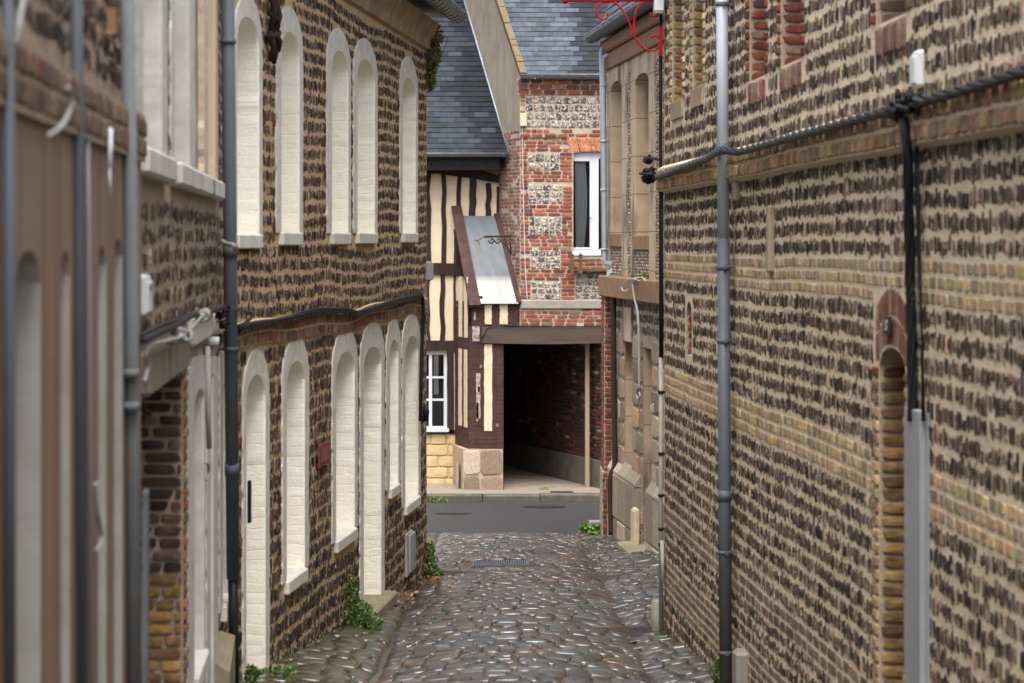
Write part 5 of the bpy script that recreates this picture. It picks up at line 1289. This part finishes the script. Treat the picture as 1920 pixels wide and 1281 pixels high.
vb(797, 807, 326, 494); vb(828, 837, 326, 494); vb(857, 866, 328, 500); vb(880, 893, 335, 410); vb(911, 921, 343, 410); vb(931, 937, 350, 420, .3)
vb(825, 834, 516, 640, 2); vb(800, 806, 516, 640)
vb(770, 778, 326, 640); vb(740, 749, 326, 640)
beam([(700, 494), (820, 493), (880, 495)], [(700, 517), (820, 515), (880, 519)], d=.045, name='timber_rail')
beam([(700, 306), (820, 308), (880, 314), (937, 330)], [(700, 328), (820, 326), (880, 334), (937, 344)], d=.05, name='timber_rail')
beam([(700, 637), (856, 639)], [(700, 660), (856, 657)], d=.05, name='timber_rail')
vb(838, 851, 657, 812, .5, d=.05); beam([(780, 806), (858, 806)], [(780, 813), (858, 813)], d=.05, name='timber_rail')
vb(850, 855, 516, 640, .5, d=.02, mat=PURPLE); vb(851, 857, 430, 494, .6, d=.02, mat=PURPLE); vb(862, 868, 450, 494, .6, d=.02, mat=PURPLE)
mb = MB(); mb.box(-4, tx(938), 40.55, 41.0, EYE + 1.30, EYE + 1.56); mb.build('eaves_board', BLACK, H)  # black colour stands in for the shade under the eaves
# ground-floor window
wd = MB(); fy = 41.03; X0, X1, Z0, Z1 = tx(772), tx(840), tz(806), tz(660)
wd.box(X0, X1, fy, fy + .05, Z0, Z0 + .06); wd.box(X0, X1, fy, fy + .05, Z1 - .05, Z1); wd.box(tx(832), tx(840), fy, fy + .05, Z0 + .0601, Z1 - .0501); wd.box(X0, X0 + .05, fy, fy + .05, Z0 + .0601, Z1 - .0501)
wd.box(tx(804), tx(810), fy - .01, fy + .05, Z0 + .0601, Z1 - .0501)
for v in (708, 750): wd.box(X0 + .0501, tx(832) - .0001, fy + .005, fy + .04, tz(v + 2), tz(v - 2))
wd.box(X0, tx(842), fy - .13, fy - .001, Z0 - .03, Z0 + .03)
wo = wd.build('window', PVC, H)
m2 = MB(); m2.box(X0, X1, fy + .02, fy + .026, Z0 + .03, Z1 - .03); m2.build('pane', GLASS, wo)
m2 = MB(); m2.box(tx(813), tx(822), fy + .06, fy + .065, tz(740), tz(666)); m2.build('curtain', CURT, wo)
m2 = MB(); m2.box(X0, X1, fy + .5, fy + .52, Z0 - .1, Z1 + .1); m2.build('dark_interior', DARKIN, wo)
# painted brick bay beside the passage
mb = MB(); xl, xr2 = bx(880), bx(944); xa = tx(853)
foot = [(xr2, 40.0), (xr2, 41.0), (xa, 41.0), (xl, 40.0)]
def prism(mb, P, z0, z1, mi=0):
    n = len(P); mb.add([(x, y, z0) for x, y in P] + [(x, y, z1) for x, y in P], [tuple(range(n - 1, -1, -1)), tuple(range(n, 2 * n))] + [(i, (i + 1) % n, n + (i + 1) % n, n + i) for i in range(n)], mi)
prism(mb, foot, bz(842), bz(612)); prism(mb, [(bx(972), 40.0), (bx(972), 40.6), (tx(860), 41.0), (bx(884), 40.0)], bz(612) + .001, bz(568))
FW = Wall(xl, 40.0, bx(972), 40.0, flip=-1); AW = Wall(xa, 41.0, xl, 40.0, flip=-1)
if AW.n[0] > 0: AW.n = -AW.n
R = np.concatenate([courses(0, xr2 - xl, bz(842), bz(612), .075, .2, .006, (), .3, .006, True), courses(.04, FW.L, bz(612), bz(570), .075, .2, .006, (), .3, .006, True)])
stones(mb, lambda a, b, d: FW.P(a, d, b), R, np.ones((len(R), 3)), .003, BRR, 8, .08, 5, 0)
R = courses(0, AW.L, bz(860), bz(565), .09, .3, .006, (), .3, .006, True); stones(mb, lambda a, b, d: AW.P(a, d, b), R, np.ones((len(R), 3)), .003, BRR, 8, .08, 5, 0)
mb.build('painted_bay', PURPLE, H)
def strip(W, s0, s1, z0, z1, d=.016, n=14, mat=PLASTER):
    mb = MB(); zz = np.linspace(z0, z1, n); A = []
    for z in zz:
        a, b = s0 + random.uniform(-.006, .006), s1 + random.uniform(-.006, .006); A += [W.p(a, 0, z), W.p(a, d, z), W.p(b, d, z), W.p(b, 0, z)]
    mb.add(A, [(i * 4 + k, i * 4 + k + 1, i * 4 + k + 5, i * 4 + k + 4) for i in range(n - 1) for k in range(3)] + [(0, 1, 2, 3), (4 * n - 4, 4 * n - 3, 4 * n - 2, 4 * n - 1)]); return mb.build('painted_strip', mat, H)
CREAMP = m_plain('old_cream_paint', (.56, .48, .33), (.44, .36, .24), 8, (.7, .85), .4, 30)
WORN = m_plain('worn_paint', (.42, .36, .32), (.12, .055, .05), 16, (.75, .9), .6, 40)
strip(FW, bx(908) - xl, bx(923) - xl, bz(808), bz(645), mat=CREAMP); strip(FW, bx(909) - xl, bx(922) - xl, bz(608), bz(571), mat=CREAMP); strip(FW, bx(937) - xl, bx(952) - xl, bz(608), bz(571), mat=CREAMP)
[strip(FW, bx(u) - xl, bx(u + 4) - xl, bz(v1), bz(v0), .012, 8, WORN) for u, v0, v1 in ((893, 790, 755), (896, 735, 725), (900, 690, 684), (930, 800, 795), (888, 600, 585))]
strip(FW, bx(886) - xl, bx(899) - xl, bz(640), bz(612), mat=WORN); strip(FW, bx(893) - xl, bx(901) - xl, bz(785), bz(700), .012, mat=WORN)
aw = lambda f: f * AW.L
for f0, f1 in ((.30, .50), (.68, .88)): strip(AW, aw(f0), aw(f1), bz(803), bz(657), mat=CREAMP); strip(AW, aw(f0 + .02), aw(f1 + .02), bz(634), bz(520), mat=PLASTER)
mb = MB(); prism(mb, [(bx(943), 39.95), (bx(943), 41.0), (tx(848), 41.02), (bx(868), 39.95)], zp1 - .3, bz(842))
SW = Wall(bx(868), 39.95, bx(943), 39.95, flip=-1); R = courses(0, SW.L, zp1 - .2, bz(842), .37, .33, .012, (), .25, .014)
stones(mb, lambda a, b, d: SW.P(a, d, b), R, pal(len(R), [(.27, .205, .145), (.22, .165, .12), (.31, .245, .18)], [1, 1, 1]), .02, BRR, 8, .05, 6, 1); mb.build('stone_foot', [STONE, ASHLAR], H)
# zinc-clad slope with brown boards
def slope_slab(pts, thick, mat, name, uv=None):
    mb = MB(); P = np.array(pts, float); nrm = np.cross(P[1] - P[0], P[3] - P[0]); nrm /= np.linalg.norm(nrm)
    if nrm[1] > 0: nrm = -nrm
    mb.hexa(list(P - nrm * thick) + list(P), 0, None, np.array([(0, 0), (1, 0), (1, 1), (0, 1)] * 2, float)); return mb.build(name, mat, H)
K = lambda u, v, y: (PX(u, y), y, PZ(v, y))
slope_slab([K(902, 569, 39.90), K(972, 569, 39.90), K(927, 405, 40.93), K(867, 405, 40.93)], .02, ZSHEET, 'zinc_sheet')
slope_slab([K(880, 572, 39.86), K(902, 572, 39.86), K(865, 386, 40.95), K(846, 386, 40.95)], .10, PURPLE, 'side_board')
slope_slab([K(969, 566, 39.90), K(978, 566, 39.92), K(938, 400, 40.95), K(927, 400, 40.95)], .10, PURPLE, 'side_board')
mb = MB(); mb.hexa([K(876, 578, 39.95), K(905, 578, 39.95), K(905, 578, 40.5), K(876, 578, 40.5), K(876, 555, 39.95), K(905, 555, 39.95), K(905, 555, 40.5), K(876, 555, 40.5)]); mb.build('board_end', PURPLE, H)
# roof
RTm, ct = roof_fn(40.50, EYE + 1.585, 52)
rx = lambda t: .136 - .364 * (.50 + t * ct) - .01
mb = MB(); T = 4.6
mb.add(RTm(np.array([-4.2, rx(0), rx(T), -4.2]), np.array([0, 0, T, T]), np.zeros(4) - .002), [(0, 1, 2, 3)], 0, (.02, .024, .03))
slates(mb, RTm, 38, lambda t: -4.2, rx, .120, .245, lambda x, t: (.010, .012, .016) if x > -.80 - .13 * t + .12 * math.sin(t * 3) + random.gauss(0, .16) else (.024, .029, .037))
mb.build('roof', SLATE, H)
mb = MB(); mb.tube([RTm(np.array([rx(t_) - .0]), np.array([t_]), np.array([.02]))[0] for t_ in (0, 1.5, 3, 4.4)], .022, 8); mb.build('lead_flashing', ZINC, H)
GW = Wall(-4.2, 40.50, 0, 40.5, flip=-1); gutter(GW, 0, 4.2 + rx(0), .07, EYE + 1.575, .06, H, ZINC, .45)
mb = MB(); mb.box(tx(856, 40.3), tx(860, 40.3), 40.1, 40.3, zp1, bz(872)); tag(mb.build('corner_guard', CONC), 'narrow cracked plaster stub at the foot of the half-timbered corner', 'plaster stub')
mb = MB(); mb.tube(spl([BF.p(bs(u), .075, bz(v)) for u, v in ((845, 638), (880, 646), (898, 641), (909, 625), (920, 613), (980, 611), (1060, 612), (1134, 611))]), .007, 6); tag(mb.build('overhead_cable', BLACK), 'thin black cable sagging along the top of the passage beam', 'cable')

# ---------------------------------------------------------------- plants
def leaves(mb, c, rad, n, size, cols, droop=0.0, shell=.3):
    c = np.array(c, float); d = rng.normal(size=(n, 3)); d /= np.linalg.norm(d, axis=1)[:, None]
    r = (shell + (1 - shell) * rng.random(n) ** .5)[:, None]; P = c + d * r * np.array(rad)
    ax = d + rng.normal(size=(n, 3)) * .7; ax[:, 2] -= droop; ax /= np.linalg.norm(ax, axis=1)[:, None]
    sd = np.cross(ax, rng.normal(size=(n, 3))); sd /= np.linalg.norm(sd, axis=1)[:, None]; nr = np.cross(ax, sd)
    L = size * rng.uniform(.6, 1.4, n)[:, None]; Wd = L * rng.uniform(.32, .5, n)[:, None]
    V = np.stack([P, P + ax * L * .5 + sd * Wd + nr * L * .08, P + ax * L, P + ax * L * .5 - sd * Wd + nr * L * .08], 1).reshape(-1, 3)
    f = np.arange(n)[:, None] * 4 + np.arange(4)[None]
    mb.add(V, [f], 0, np.repeat(pal(n, *cols), 4, 0))
GRN = ([(.07, .14, .025), (.045, .10, .02), (.11, .20, .035), (.14, .14, .04)], [3, 3, 2, .6])
LIME = ([(.10, .21, .02), (.075, .16, .02), (.13, .25, .035)], [2, 2, 1])
IVY = ([(.10, .17, .04), (.26, .10, .04), (.19, .13, .05), (.07, .11, .03), (.33, .14, .05)], [3, 2, 2, 2, 1])
def plant(name, label, blobs, size, cols, stems=0, base=None, group='weeds along the wall feet'):
    lo = min(blobs, key=lambda b: b[0][2] - b[1][2]); base = base or (lo[0][0], lo[0][1], lo[0][2] - lo[1][2])
    t = thing(name, label, 'plant', base, group); mb = MB()
    for c, r, n in blobs: leaves(mb, c, r, int(n * 1.9), size, cols)
    mb.build('foliage', LEAF, t)
    mb = MB()
    for c, r, n in blobs:
        for k in range(4):
            e = np.array(c) + rng.normal(size=3) * np.array(r) * .5; mb.tube([base, (np.array(base) + e) / 2 + rng.normal(size=3) * .02, e], .004, 5)
    mb.build('stem', STEM, t)
def gp(u, v):
    Y = 2.0 / ((v - HY) / F - SL); return PX(u, Y), Y, -SL * Y
x, y, z = gp(672, 1188)
plant('bush', 'low dark green bush at the foot of the white blind door', [((x - .02, y + .1, z + .12), (.13, .14, .12), 420), ((x - .06, y + .15, z + .30), (.06, .07, .12), 160), ((x + .10, y + .05, z + .07), (.08, .08, .07), 160)], .024, GRN)
x, y, z = gp(800, 1090)
plant('bush', 'dark green bush at the left flint house corner', [((x - .02, y + .2, z + .14), (.12, .13, .13), 420), ((x - .0, y + .25, z + .27), (.07, .08, .09), 160), ((x + .08, y + .1, z + .06), (.08, .08, .06), 120)], .024, GRN)
x, y, z = gp(515, 1290)
plant('weed', 'small weeds beside the near white blind door', [((x, y + .1, z + .05), (.12, .15, .07), 200), ((x - .12, y, z + .04), (.06, .1, .05), 80)], .03, GRN)
s = L2.s(448); x, y = L2.P(s, .08, 0)[:2]
plant('weed', 'tiny weeds at the foot of the left downpipe', [((x, y, PZ(1268, y)), (.03, .05, .07), 90)], .03, GRN)
for (u, v, lab, sc) in ((1100, 998, 'bright green weed by the low stone kerb', 1), (1120, 1004, 'bright green leafy weed beside the brown iron pipe', 1.2)):
    x, y, z = gp(u, v); plant('weed', lab, [((x, y, z + .05 * sc), (.09 * sc, .07, .045 * sc), 70)], .045, LIME)
x, y, z = bx(1019, 39.6), 39.6, zp1
plant('weed', 'bright weed in a crack of the passage pavement', [((x, y, z + .03), (.08, .06, .035), 30), ((x - .22, y, z + .015), (.10, .05, .015), 12)], .035, LIME)
for u in (812, 832): x = bx(u, 36.2); plant('weed', 'small green tuft in the kerb gutter, %s' % ('nearest the left house corner' if u == 812 else 'a step right of its twin'), [((x, 36.2, zr + .04), (.05, .03, .05), 16)], .035, LIME)
s, z = R1.sz(1366, 1262); x, y = R1.P(s, .06, 0)[:2]
plant('weed', 'dark ivy sprig between right downpipe and guard stone', [((x, y, z), (.03, .05, .08), 110)], .024, GRN)
cx_, cy_ = L2.P(L2.L + .05, .05, 0)[:2]
plant('ivy', 'reddish green creeper hanging from the left house corner under the gutter', [((cx_, cy_, PZ(70, cy_)), (.10, .12, .12), 330), ((cx_ - .01, cy_, PZ(105, cy_)), (.085, .1, .16), 360), ((cx_ - .03, cy_, PZ(145, cy_)), (.06, .08, .14), 240)], .030, IVY, group='creepers on the walls')
x, y = R2.P(R2.s(1215), .06, 0)[:2]
plant('moss', 'green moss and weeds on the brown stone ledge', [((x, y, EYE - .36), (.06, .3, .03), 160), ((x - .05, y + .8, EYE - .365), (.03, .25, .012), 60)], .025, ([(.09, .13, .03), (.15, .17, .05)], [1, 1]))
mb = MB()
for (u, v, n) in ((765, 1120, 130), (745, 1140, 60), (800, 1096, 90)):
    x, y, z = gp(u, v); leaves(mb, (x, y, float(G(x, y)) + .015), (.14, .3, .012), n, .035, ([(.22, .13, .08), (.16, .09, .06), (.27, .18, .11)], [1, 1, 1]))
o = mb.build('leaf_litter', LITTER); o['kind'] = 'stuff'; o['label'] = 'brown fallen leaves in the left gutter by the corner'
mb = MB()
for (u, v, sx, sy) in ((722, 1112, .14, .18), (745, 1090, .10, .14)):
    x, y, z = gp(u, v); R = np.array([(x - sx, x + sx, y - sy, y + sy)]); stones(mb, lambda a, b, d: np.stack([a, b, G(a, b) + d], -1), R, np.ones((1, 3)), .09, [(1.0, -.6), (.95, .5), (.7, .95)], 10, .15, 3, 0, 0, True)
    tag(mb.build('kerb_boulder', MOSSCONC), 'mossy %s stone lying at the left wall foot' % ('larger flat' if u == 722 else 'smaller round'), 'stone', 'mossy stones at the wall foot'); mb = MB()
